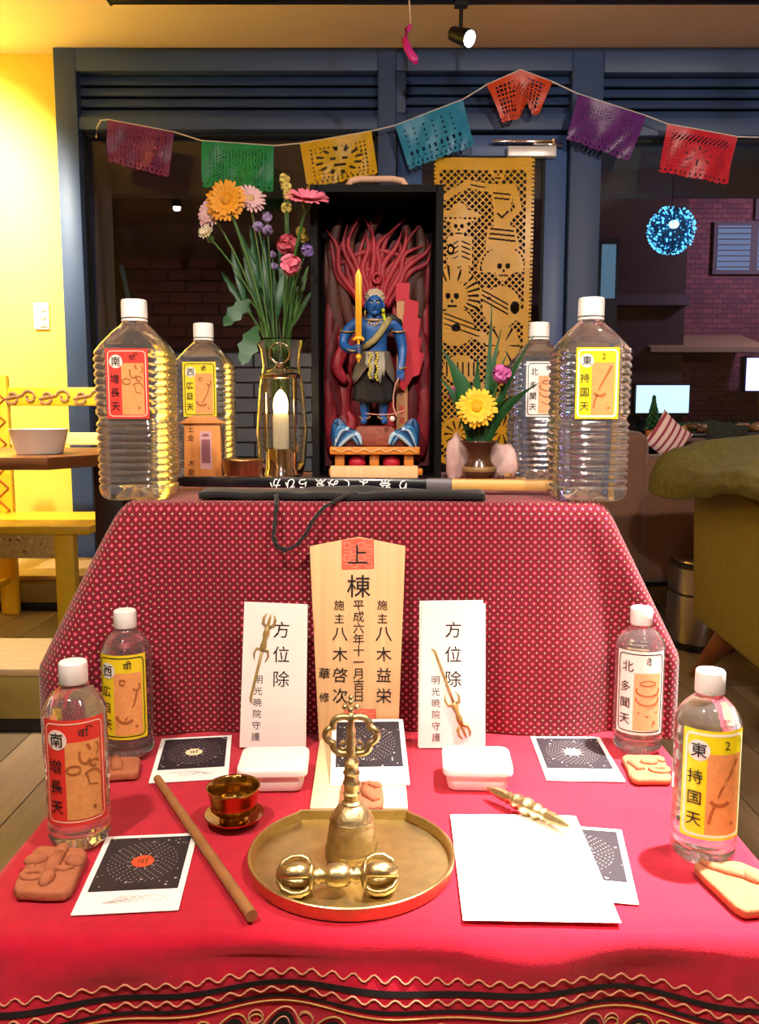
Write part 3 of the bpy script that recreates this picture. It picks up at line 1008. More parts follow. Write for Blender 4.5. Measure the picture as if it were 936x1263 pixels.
# low table under the red cloth, riser under the patterned cloth
lt = thing('low_table', 'low dark wooden table under the red cloth', 'table', (0, 1.25, 0))
M_dkwood = mat('dark_table_wood', '3a2216', .5, var=.15, vscale=12)
obj('tabletop', G().b2(-.365, .375, -.50, .55, .33, .362), M_dkwood, lt, bevel=.004)
for sx in (-.33, .34):
    for sy in (-.46, .51):
        obj('leg', G().b2(sx - .025, sx + .025, sy - .025, sy + .025, 0, .33), M_dkwood, lt, bevel=.003)
rs = thing('riser_box', 'plain wooden riser box under the dotted red cloth', 'box', (-.022, 1.49, TZ + .003))
obj('riser_panel', G().b2(-.338, .338, -.262, .29, 0, .328), M_dkwood, rs, bevel=.004)

# ---- red wool cloth
M_red = mat('red_wool', 'b80d2c', .9, var=.12, vscale=60, bump=.35, bscale=700, sheen=.25, spec=.2)
def front_y(x, d):
    rip = .010 * math.sin(x * 17 + .6) + .006 * math.sin(x * 41 + 2) + .030 * noise.noise(Vector((x * 8, d * 26, 1.7))) * math.exp(-((d - .018) / .02) ** 2)
    return .712 - .010 * min(1, d / .012) - rip * min(1, d / .07) - .06 * max(0, d - .02)
def cloth_pt(x, d):
    return Vector((x, front_y(x, d), TZ - d))
def red_fn(s, t):
    x = lerp(-.56, .57, s)
    t = lerp(-.20, 1.08, t)
    ds = max(0, -.385 - x, x - .395)
    if x < -.385:
        X = -.385 - .006 * min(1, ds / .02)
    elif x > .395:
        X = .395 + .006 * min(1, ds / .02)
    else:
        X = x
    if t < 0:
        dt = -t
        return (X, front_y(X, dt), TZ - max(dt, ds))
    y = .712 + t
    w = .0012 * noise.noise(Vector((x * 14, y * 14, 0)))
    if ds == 0 and t < .02:
        w -= .004 * (1 - t / .02) ** 2
    return (X - (.02 * math.sin(y * 22) * min(1, ds / .1) if ds else 0), y, TZ - ds + (w if ds == 0 else 0) - .001)
rc = thing('red_tablecloth', 'red wool cloth with embroidered border on the lower altar step', 'tablecloth', (0, 0, 0))
obj('cloth', G().sheet(red_fn, 160, 150), M_red, rc, smooth=True)
def d0(x):
    return .036 + .165 * x * x + .0025 * math.sin(x * 24)
M_thread = mat('pale_thread', 'c88a6a', .8)
M_thread2 = mat('gold_thread', 'b89050', .8)
M_rib = mat('black_ribbon', '140a0c', .8)
for off, m in ((0, M_thread), (.0175, M_thread)):
    pts = []
    n = 260
    for i in range(n + 1):
        x = lerp(-.378, .388, i / n)
        d = d0(x) + off + .0028 * math.sin(x * 2 * PI / .0185)
        p = cloth_pt(x, d)
        pts.append(p + Vector((0, -.0009, 0)))
    obj('zigzag_stitch', G().tube(pts, .0009, 5), m, rc, smooth=True)
def ribbon(off, wd):
    g = G()
    n = 160
    def fn(u, v):
        x = lerp(-.378, .388, u)
        p = cloth_pt(x, d0(x) + off + wd * v)
        return (p.x, p.y - .0008, p.z)
    return g.sheet(fn, n, 2)
obj('black_ribbon', ribbon(.0075, .0055), M_rib, rc, smooth=True)
obj('black_ribbon', ribbon(.0235, .0035), M_rib, rc, smooth=True)
pts = [cloth_pt(lerp(-.378, .388, i / 160), d0(lerp(-.378, .388, i / 160)) + .0305) + Vector((0, -.0009, 0)) for i in range(161)]
obj('chain_stitch', G().tube(pts, .0008, 5), M_thread2, rc, smooth=True)
# embroidered loops and leaf shapes on black patches
re_ = random.Random(4)
for k in range(17):
    xc = -.365 + k * .046
    base = d0(xc) + .036
    def on(px, pd, lift=.0009):
        p = cloth_pt(xc + px, base + pd)
        return p + Vector((0, -lift, 0))
    leaf = [(.017 * math.sin(a) * (1 if a < PI else 1), .022 - .020 * math.cos(a) - .004 * math.sin(a * 2)) for a in [2 * PI * i / 24 for i in range(24)]]
    g = G()
    ctr = on(0, .022, .0006)
    vs = [ctr] + [on(a * .8, .022 + (b - .022) * .8, .0006) for a, b in leaf]
    g.add(vs, [(0, i + 1, (i + 1) % 24 + 1) for i in range(24)])
    obj('black_patch', g, M_rib, rc)
    g = G().tube([on(a, b) for a, b in leaf], .0009, 5, closed=True)
    g.tube([on(a * .5, .022 + (b - .022) * .55) for a, b in leaf], .0007, 5, closed=True)
    for sx in (-1, 1):
        g.tube([on(sx * .023 + .0065 * math.cos(a), .010 + .0065 * math.sin(a)) for a in [2 * PI * i / 14 for i in range(14)]], .0008, 5, closed=True)
        g.tube([on(sx * .023 + .0035 * math.cos(a), .027 + .0045 * math.sin(a)) for a in [2 * PI * i / 12 for i in range(12)]], .0007, 5, closed=True)
    obj('embroidered_leaf', g, M_thread2 if k % 2 else M_thread, rc, smooth=True)

# ---- dotted cloth over the riser
def dotted():
    m = bpy.data.materials.new('dotted_cotton')
    m.use_nodes = True
    nt = m.node_tree
    N, Lk = nt.nodes, nt.links
    b = N['Principled BSDF']
    b.inputs['Roughness'].default_value = .85
    b.inputs['Sheen Weight'].default_value = .2
    b.inputs['Specular IOR Level'].default_value = .25
    uv = N.new('ShaderNodeUVMap')
    uv.uv_map = 'UVMap'
    sp = N.new('ShaderNodeSeparateXYZ')
    Lk.new(uv.outputs[0], sp.inputs[0])
    def math_(op, a, bb=None):
        n = N.new('ShaderNodeMath')
        n.operation = op
        for i, q in enumerate((a, bb)):
            if q is None:
                continue
            if isinstance(q, (int, float)):
                n.inputs[i].default_value = q
            else:
                Lk.new(q, n.inputs[i])
        return n.outputs[0]
    P = .0112
    def dist(ox):
        r = []
        for k in (0, 1):
            c = math_('DIVIDE', sp.outputs[k], P)
            c = math_('ADD', c, 100 + ox)
            c = math_('FRACT', c)
            c = math_('SUBTRACT', c, .5)
            r.append(math_('ABSOLUTE', c))
        return math_('ADD', r[0], r[1])
    d1, d2 = dist(0), dist(.5)
    nz = N.new('ShaderNodeTexNoise')
    nz.inputs['Scale'].default_value = 400
    cur = None
    def layer(prev, cond, col):
        mx = N.new('ShaderNodeMix')
        mx.data_type = 'RGBA'
        Lk.new(cond, mx.inputs[0])
        if isinstance(prev, tuple):
            mx.inputs[6].default_value = prev
        else:
            Lk.new(prev, mx.inputs[6])
        mx.inputs[7].default_value = (*lin(col), 1)
        return mx.outputs[2]
    c = (*lin('8e0e26'), 1)
    line = math_('LESS_THAN', math_('ABSOLUTE', math_('SUBTRACT', d1, .5)), .075)
    c = layer(c, line, '3c0a14')
    c = layer(c, math_('LESS_THAN', d1, .22), 'c8566e')
    c = layer(c, math_('LESS_THAN', d1, .08), 'e8949c')
    c = layer(c, math_('LESS_THAN', d2, .25), '1c0a0c')
    c = layer(c, math_('LESS_THAN', d2, .115), 'e8d8b0')
    Lk.new(c, b.inputs['Base Color'])
    return m
M_dot = dotted()
X0, X1, Y0, Y1 = -.372, .328, 1.185, 1.80
rcn = .03
per = []    # perimeter points: position, outward normal
def edge(ax, ay, bx, by, nx, ny, n):
    for i in range(n):
        per.append((lerp(ax, bx, i / n), lerp(ay, by, i / n), nx, ny))
def corner(cx, cy, a0, n=8):
    for i in range(n):
        a = R(a0 + 90 * i / n)
        per.append((cx + rcn * math.cos(a), cy + rcn * math.sin(a), math.cos(a), math.sin(a)))
edge(X0 + rcn, Y0, X1 - rcn, Y0, 0, -1, 90)
corner(X1 - rcn, Y0 + rcn, 270)
edge(X1, Y0 + rcn, X1, Y1 - rcn, 1, 0, 60)
corner(X1 - rcn, Y1 - rcn, 0)
edge(X1 - rcn, Y1, X0 + rcn, Y1, 0, 1, 70)
corner(X0 + rcn, Y1 - rcn, 90)
edge(X0, Y1 - rcn, X0, Y0 + rcn, -1, 0, 60)
corner(X0 + rcn, Y0 + rcn, 180)
arc = [0]
for a, b in zip(per, per[1:] + per[:1]):
    arc.append(arc[-1] + math.hypot(a[0] - b[0], a[1] - b[1]))
g = G()
g.uv = []
NP = len(per)
NV = 46
def drop_pt(k, v):
    x, y, nx, ny = per[k % NP]
    s = arc[k]
    # roll over the edge, then hang
    rl = .02
    L = .335
    if v < 0:
        return Vector((x, y, UZ))
    t = v
    if t < .06:
        a = t / .06 * PI / 2
        off, dz = rl * math.sin(a) - rl, rl * (1 - math.cos(a))
    else:
        off, dz = 0, rl + (t - .06) / .94 * (L - rl)
    h = dz / L
    fl = max(0, min(1, (h - .03) / .62))
    cl = math.exp(-((x - X0) ** 2 + (y - Y0) ** 2) / (.0058 if ny > -.9 else .0022))
    cr = math.exp(-((x - X1) ** 2 + (y - Y0) ** 2) / .0050)
    side = 1 if abs(nx) > .5 else 0
    amp = .068 * cl * fl ** .9 + .024 * side * fl
    ox, oy = nx * (off + amp), ny * (off + amp)
    if cr > .01:
        ox += .085 * cr * fl
        oy += -.012 * cr * fl
    if cl > .01:
        ox -= .028 * cl * fl
        oy -= .008 * cl * fl
    rip = (.004 * math.sin(s * 48) + .0035 * math.sin(s * 23 + 1)) * h * (1 if side else .8)
    ox += nx * rip
    oy += ny * rip
    if ny < -.9:
        oy += (.016 * math.exp(-((x - .285) / .016) ** 2) + .012 * math.exp(-((x + .325) / .016) ** 2) - .008 * math.exp(-((x - .245) / .02) ** 2) + .004 * math.sin(x * 19 + 1)) * fl
    z = UZ - dz
    if cl > .3 or (side and x < 0):
        z -= .0 + .02 * h * max(cl, .0)
    return Vector((x + ox, y + oy, max(z, TZ + .0006 if (x + ox > -.388 and x + ox < .398) else z)))
for j in range(NV + 1):
    run, prev = 0, None
    us = []
    for k in range(NP + 1):
        v = j / NV
        v = v * .12 if j < 8 else lerp(.12 * 8 / NV, 1, (j - 8) / (NV - 8))
        p = drop_pt(k, v)
        if prev is not None:
            run += math.hypot(p.x - prev.x, p.y - prev.y)
        prev = p
        us.append(run)
    mid_ = us[45]
    for k in range(NP + 1):
        v = j / NV
        v = v * .12 if j < 8 else lerp(.12 * 8 / NV, 1, (j - 8) / (NV - 8))
        p = drop_pt(k, v)
        g.v.append(p)
        uu = us[k] - mid_
        if uu > us[-1] * .5:
            uu -= us[-1]
        g.uv.append((uu, -v * .345 + 2.0))
W1 = NP + 1
for j in range(NV):
    for k in range(NP):
        g.f.append((j * W1 + k, (j + 1) * W1 + k, (j + 1) * W1 + k + 1, j * W1 + k + 1))
# top sheet: rings shrinking to the middle, uv planar
base = len(g.v)
mx_, my_ = (X0 + X1) / 2, (Y0 + Y1) / 2
for k in range(NP):
    x, y, nx, ny = per[k]
    g.v.append(Vector((x - nx * .02, y - ny * .02, UZ)))
    g.uv.append((x - nx * .02, y - ny * .02))
g.f.append(tuple(base + k for k in range(NP)))
dcl = obj('dotted_tablecloth', g, M_dot, None, smooth=True, solid=0)
tag(dcl, 'red cotton cloth with small pink and black dots over the upper altar step', 'tablecloth')

# ------------------------------------------------------------------ bottles
def rectg(x0, x1, y0, y1, nx=10, ny=2, z=0):
    return G().sheet(lambda u, v: (lerp(x0, x1, u), lerp(y0, y1, v), z), nx, ny)
def diskg(cx, cy, r, z=0, n=24):
    g = G()
    v = [(cx, cy, z)]
    f = []
    for q in (1, 2, 3):
        v += [(cx + r * q / 3 * math.cos(2 * PI * i / n), cy + r * q / 3 * math.sin(2 * PI * i / n), z) for i in range(n)]
    for i in range(n):
        k = (i + 1) % n
        f.append((0, 1 + i, 1 + k))
        for q in (0, 1):
            f.append((1 + q * n + i, 1 + (q + 1) * n + i, 1 + (q + 1) * n + k, 1 + q * n + k))
    return g.add(v, f)
def ringline(x0, x1, y0, y1, r, wd, z=0):
    pts = rrect(x0, x1, y0, y1, r, 4)
    dense = []
    for a, b in zip(pts, pts[1:] + pts[:1]):
        n = max(1, int(math.hypot(a[0] - b[0], a[1] - b[1]) / 5))
        dense += [(lerp(a[0], b[0], i / n), lerp(a[1], b[1], i / n)) for i in range(n)]
    dense.append(dense[0])
    return stroke(dense, wd, z)
LAB = {
    'south': dict(bg='e2382c', line='ffc4ac', circ='f4dcd0', one='南', three='増長天', syl='वि'),
    'west': dict(bg='e6cc1c', line='2a2408', circ='dcd8cc', one='西', three='広目天', syl='वी'),
    'north': dict(bg='f2e8e0', line='2a2424', circ=None, one='北', three='多聞天', syl='वै'),
    'east': dict(bg='eee010', line='fffbd0', circ='fbf6ea', one='東', three='持国天', syl='2'),
}
def arcpts(cx, cy, rx, ry, a0, a1, n=12, rot=0):
    return [(cx + rx * math.cos(R(lerp(a0, a1, i / n))) * math.cos(rot) - ry * math.sin(R(lerp(a0, a1, i / n))) * math.sin(rot),
             cy + rx * math.cos(R(lerp(a0, a1, i / n))) * math.sin(rot) + ry * math.sin(R(lerp(a0, a1, i / n))) * math.cos(rot)) for i in range(n + 1)]
DRAW = {
    'south': [(arcpts(-1, 3, 6, 4, 10, 350), 1.2), (arcpts(9, 16, 5, 8, 150, 330), 1.3), ([(11, 26), (14, 20)], 1.8), (arcpts(17, 7, 4, 3, 0, 300), 1.4), (arcpts(15, -4, 7, 5, -20, 160), 1.2), ([(10, -2), (12, -12), (20, -14)], 1.0), (arcpts(19, 20, 3, 5, -90, 90), 1)],
    'west': [(arcpts(4, -22, 9, 7, 170, 330), 2.2), ([(4, -26), (14, -8), (18, 8)], 1.4), (arcpts(2, 18, 3, 3, 0, 320), 1.4), (arcpts(17, 12, 4, 4, 200, 420), 1.4)],
    'north': [(arcpts(8, 4, 13, 7, 160, 380), 1.3), (arcpts(8, -6, 13, 8, 170, 370), 1.3), (arcpts(8, 12, 9, 3, 0, 360), 1.0), ([(-3, -22), (8, -27), (20, -22)], 1.0)],
    'east': [([(19, 24), (12, 10), (4, -4), (2, -10)], [2.2, 1.8, 1.4, 1]), (arcpts(4, -12, 8, 5, 190, 340), 2.0), ([(0, -16), (-3, -24), (-5, -34)], 1.6)],
}
def make_label(par, kind, fn, k):
    d = LAB[kind]
    def put(name, g, m, lay, parent):
        g.map(lambda p: fn(p.x * k, p.y * k, lay))
        return obj(name, g, m, parent, smooth=True)
    root = put('label', rectg(-30, 30, -49, 49, 20, 4), mat('label_' + kind, d['bg'], .55, var=.04), 0, par)
    put('border_line', ringline(-26.5, 26.5, -45.5, 45.5, 5, 1.3 if kind in ('south', 'west', 'north') else 2.6), mat('label_line_' + kind, d['line'], .6), .00035, root)
    put('photo_print', rectg(-8, 23.5, -43.5, 28.5 if kind != 'north' else 24, 12, 3), mat('label_photo_' + ('pale' if kind == 'north' else 'tan'), 'e8a878' if kind == 'north' else 'e09858', .6, var=.1, vscale=200), .0004, root)
    for pts, wd in DRAW[kind]:
        wd = [q * 1.6 for q in wd] if isinstance(wd, list) else wd * 1.6
        put('photo_relief', stroke(pts, wd), mat('label_relief', 'a8602f', .6), .0008, root)
    put('photo_dot', diskg(16, -34, 1.8), MATS['label_relief'], .0008, root)
    if d['circ']:
        put('white_roundel', diskg(-15.3, 31, 9.4), mat('label_roundel_' + kind, d['circ'], .6), .0005, root)
    g = column(d['one'], -15.3, 31, 14)
    g.join(column(d['three'], -17.5, 7, 13.5, 1.42))
    g.join(column([d['syl']], 8, 37, 11))
    put('lettering', g, M_ink, .0012, root)
    return root

def cap_geo(r, h, z0):
    g = G()
    n = 48
    v, f = [], []
    rings = [(r * .97, 0, 1), (r, .0006, 1), (r, h * .8, 1), (r * .97, h * .95, 0), (r * .9, h, 0)]
    for rr_, z, ridge in rings:
        for i in range(n):
            q = rr_ * (1 - (.035 if ridge and i % 2 else 0))
            a = 2 * PI * i / n
            v.append((q * math.cos(a), q * math.sin(a), z0 + z))
    for j in range(len(rings) - 1):
        for i in range(n):
            k = (i + 1) % n
            f.append((j * n + i, j * n + k, (j + 1) * n + k, (j + 1) * n + i))
    f.append(tuple((len(rings) - 1) * n + i for i in range(n)))
    f.append(tuple(range(n - 1, -1, -1)))
    return g.add(v, f)

WBIG = [(0, .80), (.003, .90), (.008, .965), (.016, 1), (.110, 1), (.113, .95), (.117, .925), (.121, .95), (.124, 1), (.208, 1), (.214, .965), (.2245, .84), (.242, .58), (.252, .38), (.256, .32), (.258, .30), (.262, .29)]
def big_pt(th, z):
    a, b = .0535, .046
    wv_ = interp(WBIG, z)
    n = interp([(0, 4), (.21, 5.5), (.225, 4), (.25, 2.2), (.262, 2)], z)
    if z > .25:
        q = (z - .25) / .012
        b = lerp(b, .0535, min(1, q))
    c, s = math.cos(th), math.sin(th)
    r = 1 / ((abs(c) / a) ** n + (abs(s) / b) ** n) ** (1 / n)
    r *= wv_
    if .018 < z < .110:
        r -= .0034 * (.5 - .5 * math.cos((z - .018) / .092 * 2 * PI * 9)) ** 3
    if .128 < z < .212 and abs(c) > .5:
        r -= .0030 * (.5 - .5 * math.cos((z - .128) / .084 * 2 * PI * 8)) ** 2 * min(1, (abs(c) - .5) * 4)
    return (r * c, r * s, z)
def big_bottle_geo():
    g = G()
    n = 88
    zs = [.262 * i / 170 for i in range(171)]
    v = [(0, 0, .020)]
    for q in (.35, .7):
        for i in range(n):
            a = 2 * PI * i / n
            p = big_pt(a, 0)
            star = .004 * (1 + math.cos(a * 5)) * .5
            v.append((p[0] * q, p[1] * q, .022 * (1 - q) + 1.5 * star * (1 - q)))
    for z in zs:
        for i in range(n):
            v.append(big_pt(2 * PI * i / n, z))
    f = [(0, 1 + (i + 1) % n, 1 + i) for i in range(n)]
    m = 2 + len(zs)
    for j in range(m - 1):
        for i in range(n):
            k = (i + 1) % n
            f.append((1 + j * n + i, 1 + j * n + k, 1 + (j + 1) * n + k, 1 + (j + 1) * n + i))
    f.append(tuple(1 + (m - 1) * n + i for i in range(n)))
    return g.add(v, f)
BIGMESH = None
CAPB = None
def big_bottle(kind, label, loc, rz=0):
    global BIGMESH, CAPB
    t = thing('water_bottle', label, 'bottle', loc, rz, 'two litre water bottles on the upper step')
    if BIGMESH is None:
        b = obj('bottle_body', big_bottle_geo(), M_water, t, smooth=True)
        c = obj('bottle_cap', cap_geo(.0185, .026, .262), M_whitepl, t, smooth='auto')
        nk = obj('neck_ring', G().lathe([(.0165, .2565), (.0185, .257), (.0185, .260), (.0165, .2605)], 32), M_whitepl, t, smooth='auto')
        BIGMESH, CAPB = b, (c, nk)
    else:
        for q in (BIGMESH, *CAPB):
            b = q.copy()
            COL.objects.link(b)
            b.parent = t
    make_label(t, kind, lambda x, y, l: (x, -.0468 - l, .1665 + y), .001)
    return t
big_bottle('south', 'large water bottle with red 南 label on the dotted cloth', (-.356, 1.262, UZ))
big_bottle('east', 'large water bottle with yellow 東 label on the dotted cloth', (.302, 1.24, UZ))
big_bottle('west', 'large water bottle with yellow 西 label behind the wooden plaque', (-.325, 1.60, UZ))
big_bottle('north', 'large water bottle with white 北 label behind the brown vase', (.292, 1.585, UZ))

WSM = [(0, .022), (.003, .028), (.008, .0318), (.014, .0328), (.146, .0328), (.151, .0318), (.158, .0285), (.165, .0235), (.170, .0178), (.174, .0132), (.177, .0125)]
def small_r(th, z):
    r = interp(WSM, z)
    if .012 < z < .032:
        r -= .0010 * (.5 - .5 * math.cos((z - .012) / .02 * 4 * PI))
    if .034 < z < .145:
        # shallow spiralling waves in the side wall, away from the label
        r -= .0014 * (.5 + .5 * math.sin(z * 330 + 1.2 * math.sin(th * 2))) * (.5 - .5 * math.cos(th + PI / 2 + PI)) ** 2
    return r
def small_bottle_geo():
    n = 64
    zs = [.177 * i / 120 for i in range(121)]
    v = [(0, 0, .007)]
    for q in (.4, .75):
        for i in range(n):
            a = 2 * PI * i / n
            v.append((.022 * q * math.cos(a), .022 * q * math.sin(a), (.006 + .003 * math.cos(a * 5)) * (1 - q)))
    for z in zs:
        for i in range(n):
            a = 2 * PI * i / n
            r = small_r(a, z)
            v.append((r * math.cos(a), r * math.sin(a), z))
    f = [(0, 1 + (i + 1) % n, 1 + i) for i in range(n)]
    m = 2 + len(zs)
    for j in range(m - 1):
        for i in range(n):
            k = (i + 1) % n
            f.append((1 + j * n + i, 1 + j * n + k, 1 + (j + 1) * n + k, 1 + (j + 1) * n + i))
    f.append(tuple(1 + (m - 1) * n + i for i in range(n)))
    return G().add(v, f)
SMALL = []
def small_bottle(kind, label, loc, turn):
    t = thing('small_water_bottle', label, 'bottle', loc, 0, 'half litre water bottles on the lower step')
    if not SMALL:
        SMALL.append(obj('bottle_body', small_bottle_geo(), M_water, t, smooth=True))
        SMALL.append(obj('bottle_cap', cap_geo(.0148, .023, .177), M_whitepl, t, smooth='auto'))
    else:
        for q in SMALL:
            b = q.copy()
            COL.objects.link(b)
            b.parent = t
    for ob in t.children:
        ob.rotation_euler = (0, 0, turn)
    RL = .0334
    def fn(x, y, l):
        a = -PI / 2 + turn + x / RL
        return ((RL + l) * math.cos(a), (RL + l) * math.sin(a), .090 + y)
    make_label(t, kind, fn, .00116)
    return t
small_bottle('south', 'small water bottle with red 南 label on the red cloth', (-.324, .874, TZ + .0005), R(16))
small_bottle('west', 'small water bottle with yellow 西 label before the dotted cloth', (-.338, 1.106, TZ + .0005), R(2))
small_bottle('north', 'small water bottle with white 北 label before the dotted cloth', (.353, 1.122, TZ + .0005), R(-13))
small_bottle('east', 'small water bottle with yellow 東 label on the red cloth', (.338, .8435, TZ + .0005), R(-4))

# ------------------------------------------------------------------ cards and papers on the lower step
M_night = mat('star_print_dark', '2a2228', .6, var=.15, vscale=120)
M_star = mat('star_print_light', 'cfc4c4', .6)
M_faint = mat('faint_grey_print', 'c4bcba', .7)
def star_card(label, loc, rz, disc, char=True, tilt=0, scx=1):
    t = thing('star_chart_card', label, 'card', loc, rz, 'white bordered star chart cards')
    t.rotation_euler[0] = tilt
    wv_, h = .098, .146
    obj('card', G().prism(rrect(-wv_ / 2, wv_ / 2, -h / 2, h / 2, .001, 2), 0, .0006), M_paper, t)
    obj('night_sky_print', G().flat([(-.043, -.036), (.043, -.036), (.043, .067), (-.043, .067)], .0008), M_night, t)
    rs_ = random.Random(hash(label) % 1000 if False else len(label))
    g = G()
    cx, cy = 0, .017
    for ring in range(6):
        rad = .0155 + ring * .0038
        n = 16 + ring * 4
        for i in range(n):
            a = 2 * PI * (i + .5 * (ring % 2)) / n
            s = .0007
            g.flat(circ(cx + rad * math.cos(a), cy + rad * math.sin(a) * 1.12, s, n=5), .0010)
    for i in range(60):
        x, y = rs_.uniform(-.041, .041), rs_.uniform(-.034, .065)
        if math.hypot(x - cx, y - cy) > .034:
            g.flat(circ(x, y, rs_.choice((.0006, .0009, .0014)), n=5), .0010)
    for i in range(10):
        a = 2 * PI * i / 10
        g.join(stroke([(cx + .012 * math.cos(a), cy + .012 * math.sin(a)), (cx + .0165 * math.cos(a), cy + .0165 * math.sin(a))], .0008, .001))
    obj('star_print', g, M_star, t)
    if disc:
        obj('centre_disc', G().flat(circ(cx, cy, .0115), .0012), mat('disc_' + disc, disc, .6), t)
        obj('seed_letter', column(['वि' if char else 'वै'], cx, cy, .014, z=.0014), mat('letter_dark', '5a2a1c', .7), t)
    g = G()
    rs2 = random.Random(len(label) + 3)
    for i in range(14):
        x = rs2.uniform(-.028, .022)
        g.join(stroke([(x, -.052 + rs2.uniform(-.008, .008)), (x + .01, -.050 + rs2.uniform(-.008, .008)), (x + .018, -.052 + rs2.uniform(-.008, .008))], .0007, .0008))
    obj('pencil_print', g, M_faint, t)
    return t
star_card('star chart card with an orange sun disc lying under the wooden stick', (-.2425, .812, TZ + .0006), R(5), 'e8502c')
star_card('star chart card with a cream moon disc beside the small yellow 西 bottle', (-.250, 1.094, TZ + .0006), R(8), 'ece4b4')
star_card('star chart card propped behind the bell on the pale board', (-.014, 1.070, TZ + .0205), R(2), None, tilt=R(12))
star_card('star chart card with a white disc beside the small white 北 bottle', (.262, 1.094, TZ + .0006), R(-2), 'f6f2ec', False)
star_card('star chart card half hidden under the blank white sheet', (.208, .832, TZ + .0006), R(-9.5), 'd8d0d0')
# blank sheet
sh = thing('paper_sheet', 'blank white sheet of paper beside the brass tray', 'paper', (.150, .824, TZ + .0028), R(-1.5))
obj('sheet', G().sheet(lambda u, v: (lerp(-.0715, .0715, u), lerp(-.102, .102, v), .0005 + .0008 * math.sin(u * 3) * v), 12, 12), M_paper, sh, smooth=True)
g = G()
rs3 = random.Random(8)
for i in range(5):
    x, y = rs3.uniform(-.04, .04), rs3.uniform(-.03, .03)
    g.join(stroke([(x, y), (x + .0015, y + .003)], .0005, .0022))
obj('pencil_mark', g, M_faint, sh)

# pale board lying in front of the tablet
bd = thing('pale_board', 'pale flat wooden board lying before the inscribed tablet', 'board', (-.026, 1.04, TZ + .0005))
obj('board', G().prism([(-.055, -.098), (.059, -.098), (.058, .120), (-.058, .120)], 0, .004), mat('pale_board_wood', 'ead9a8', .6, var=.06, vscale=8, stretch=(12, 1, 1)), bd, bevel=.0008)

# ---- clay plaques
def clay(label, pts, th, parts, z0=.0005):
    cx = sum(p[0] for p in pts) / len(pts)
    cy = sum(p[1] for p in pts) / len(pts)
    t = thing('clay_plaque', label, 'plaque', (cx, cy, TZ + z0))
    ring = []
    rc_ = random.Random(len(label))
    n = len(pts)
    for i in range(n):
        a, b = pts[i], pts[(i + 1) % n]
        for q in range(5):
            u = q / 5 + .1
            ring.append((lerp(a[0], b[0], u) - cx + rc_.uniform(-.0007, .0007), lerp(a[1], b[1], u) - cy + rc_.uniform(-.0007, .0007)))
    obj('slab', G().prism(ring, 0, th), M_clay, t, bevel=.003, bseg=3, angle=50)
    for nm, g in parts:
        g.xf(T(0, 0, th))
        obj(nm, g, M_clay, t, smooth=True)
    return t
def worm(pts, r):
    return G().tube([(a, b, .001) for a, b in pts], r, 10, flat=.8)
clay('clay plaque with raised flower relief before the small red 南 bottle', [(-.360, .8445), (-.302, .8385), (-.293, .756), (-.350, .758)], .011, [
    ('relief_petal', G().ball((-.014, .020, .001), (.012, .008, .006), RZ(.4))), ('relief_petal', G().ball((.012, .018, .001), (.011, .008, .006), RZ(-.5))),
    ('relief_petal', G().ball((.004, -.022, .001), (.007, .013, .007))), ('relief_stalk', worm([(0, .024), (-.001, .008), (.001, -.010)], [.006, .008, .006])),
    ('relief_petal', G().ball((-.002, .032, .001), (.007, .010, .006))),
    ('relief_loop', worm(arcpts(-.013, -.014, .010, .007, 20, 340), .0035)), ('relief_cord', worm([(.004, -.002), (.014, -.004), (.022, .000)], [.004, .0035, .002])),
    ('relief_knob', G().ball((-.020, .000, .0), (.004, .004, .003)))])
clay('clay plaque with raised brush relief behind the small red 南 bottle', [(-.364, 1.074), (-.314, 1.074), (-.304, 1.024), (-.352, 1.018)], .011, [
    ('relief_handle', worm([(-.012, .018), (-.004, 0), (.002, -.018)], [.006, .008, .007])), ('relief_knob', G().ball((.018, .014, 0), (.004, .003, .002)))])
clay('clay plaque with raised hand relief behind the bell', [(-.047, .996), (.003, .999), (.005, .930), (-.047, .927)], .008, [
    ('relief_palm', worm([(.004, .012), (.008, -.004), (.018, -.020)], [.006, .008, .005])), ('relief_finger', worm([(.002, .022), (.010, .026), (.014, .018)], .004)),
    ('relief_finger', worm([(.014, .024), (.019, .014)], .0038)), ('relief_knob', G().ball((-.004, .010, 0), (.005, .004, .004)))], z0=.0043)
clay('clay plaque with raised double loop relief beside the small white 北 bottle', [(.321, 1.086), (.377, 1.084), (.364, 1.008), (.314, 1.008)], .009, [
    ('relief_pot', worm(arcpts(.012, -.012, .011, .007, 0, 340), .004)), ('relief_pot', G().ball((.006, .012, .001), (.012, .008, .005))),
    ('relief_handle', worm([(-.020, .012), (-.014, -.002), (-.012, -.012)], [.004, .005, .006])), ('relief_cord', worm(arcpts(.012, .012, .012, .009, 0, 180), .003))])
clay('clay plaque with raised sword relief before the small yellow 東 bottle', [(.314, .8135), (.364, .8155), (.388, .787), (.381, .736), (.329, .727)], .010, [
    ('relief_blade', worm([(-.032, .036), (-.024, .026), (-.010, .016), (.006, .006)], [.002, .0055, .006, .0055])), ('relief_guard', G().ball((.009, .001, .001), (.008, .012, .007), RZ(.5))),
    ('relief_handle', worm([(.012, -.004), (.024, -.010), (.034, -.018)], [.006, .0075, .006]))])

# ---- wooden stick
o = obj('wooden_stick', G().tube([(-.277, 1.014, TZ + .0075), (-.196, .868, TZ + .008), (-.116, .724, TZ + .0075)], [.0048, .0054, .0056], 14), M_woodstick, None, smooth='auto')
tag(o, 'round wooden stick lying across the red cloth beside the star chart', 'stick')

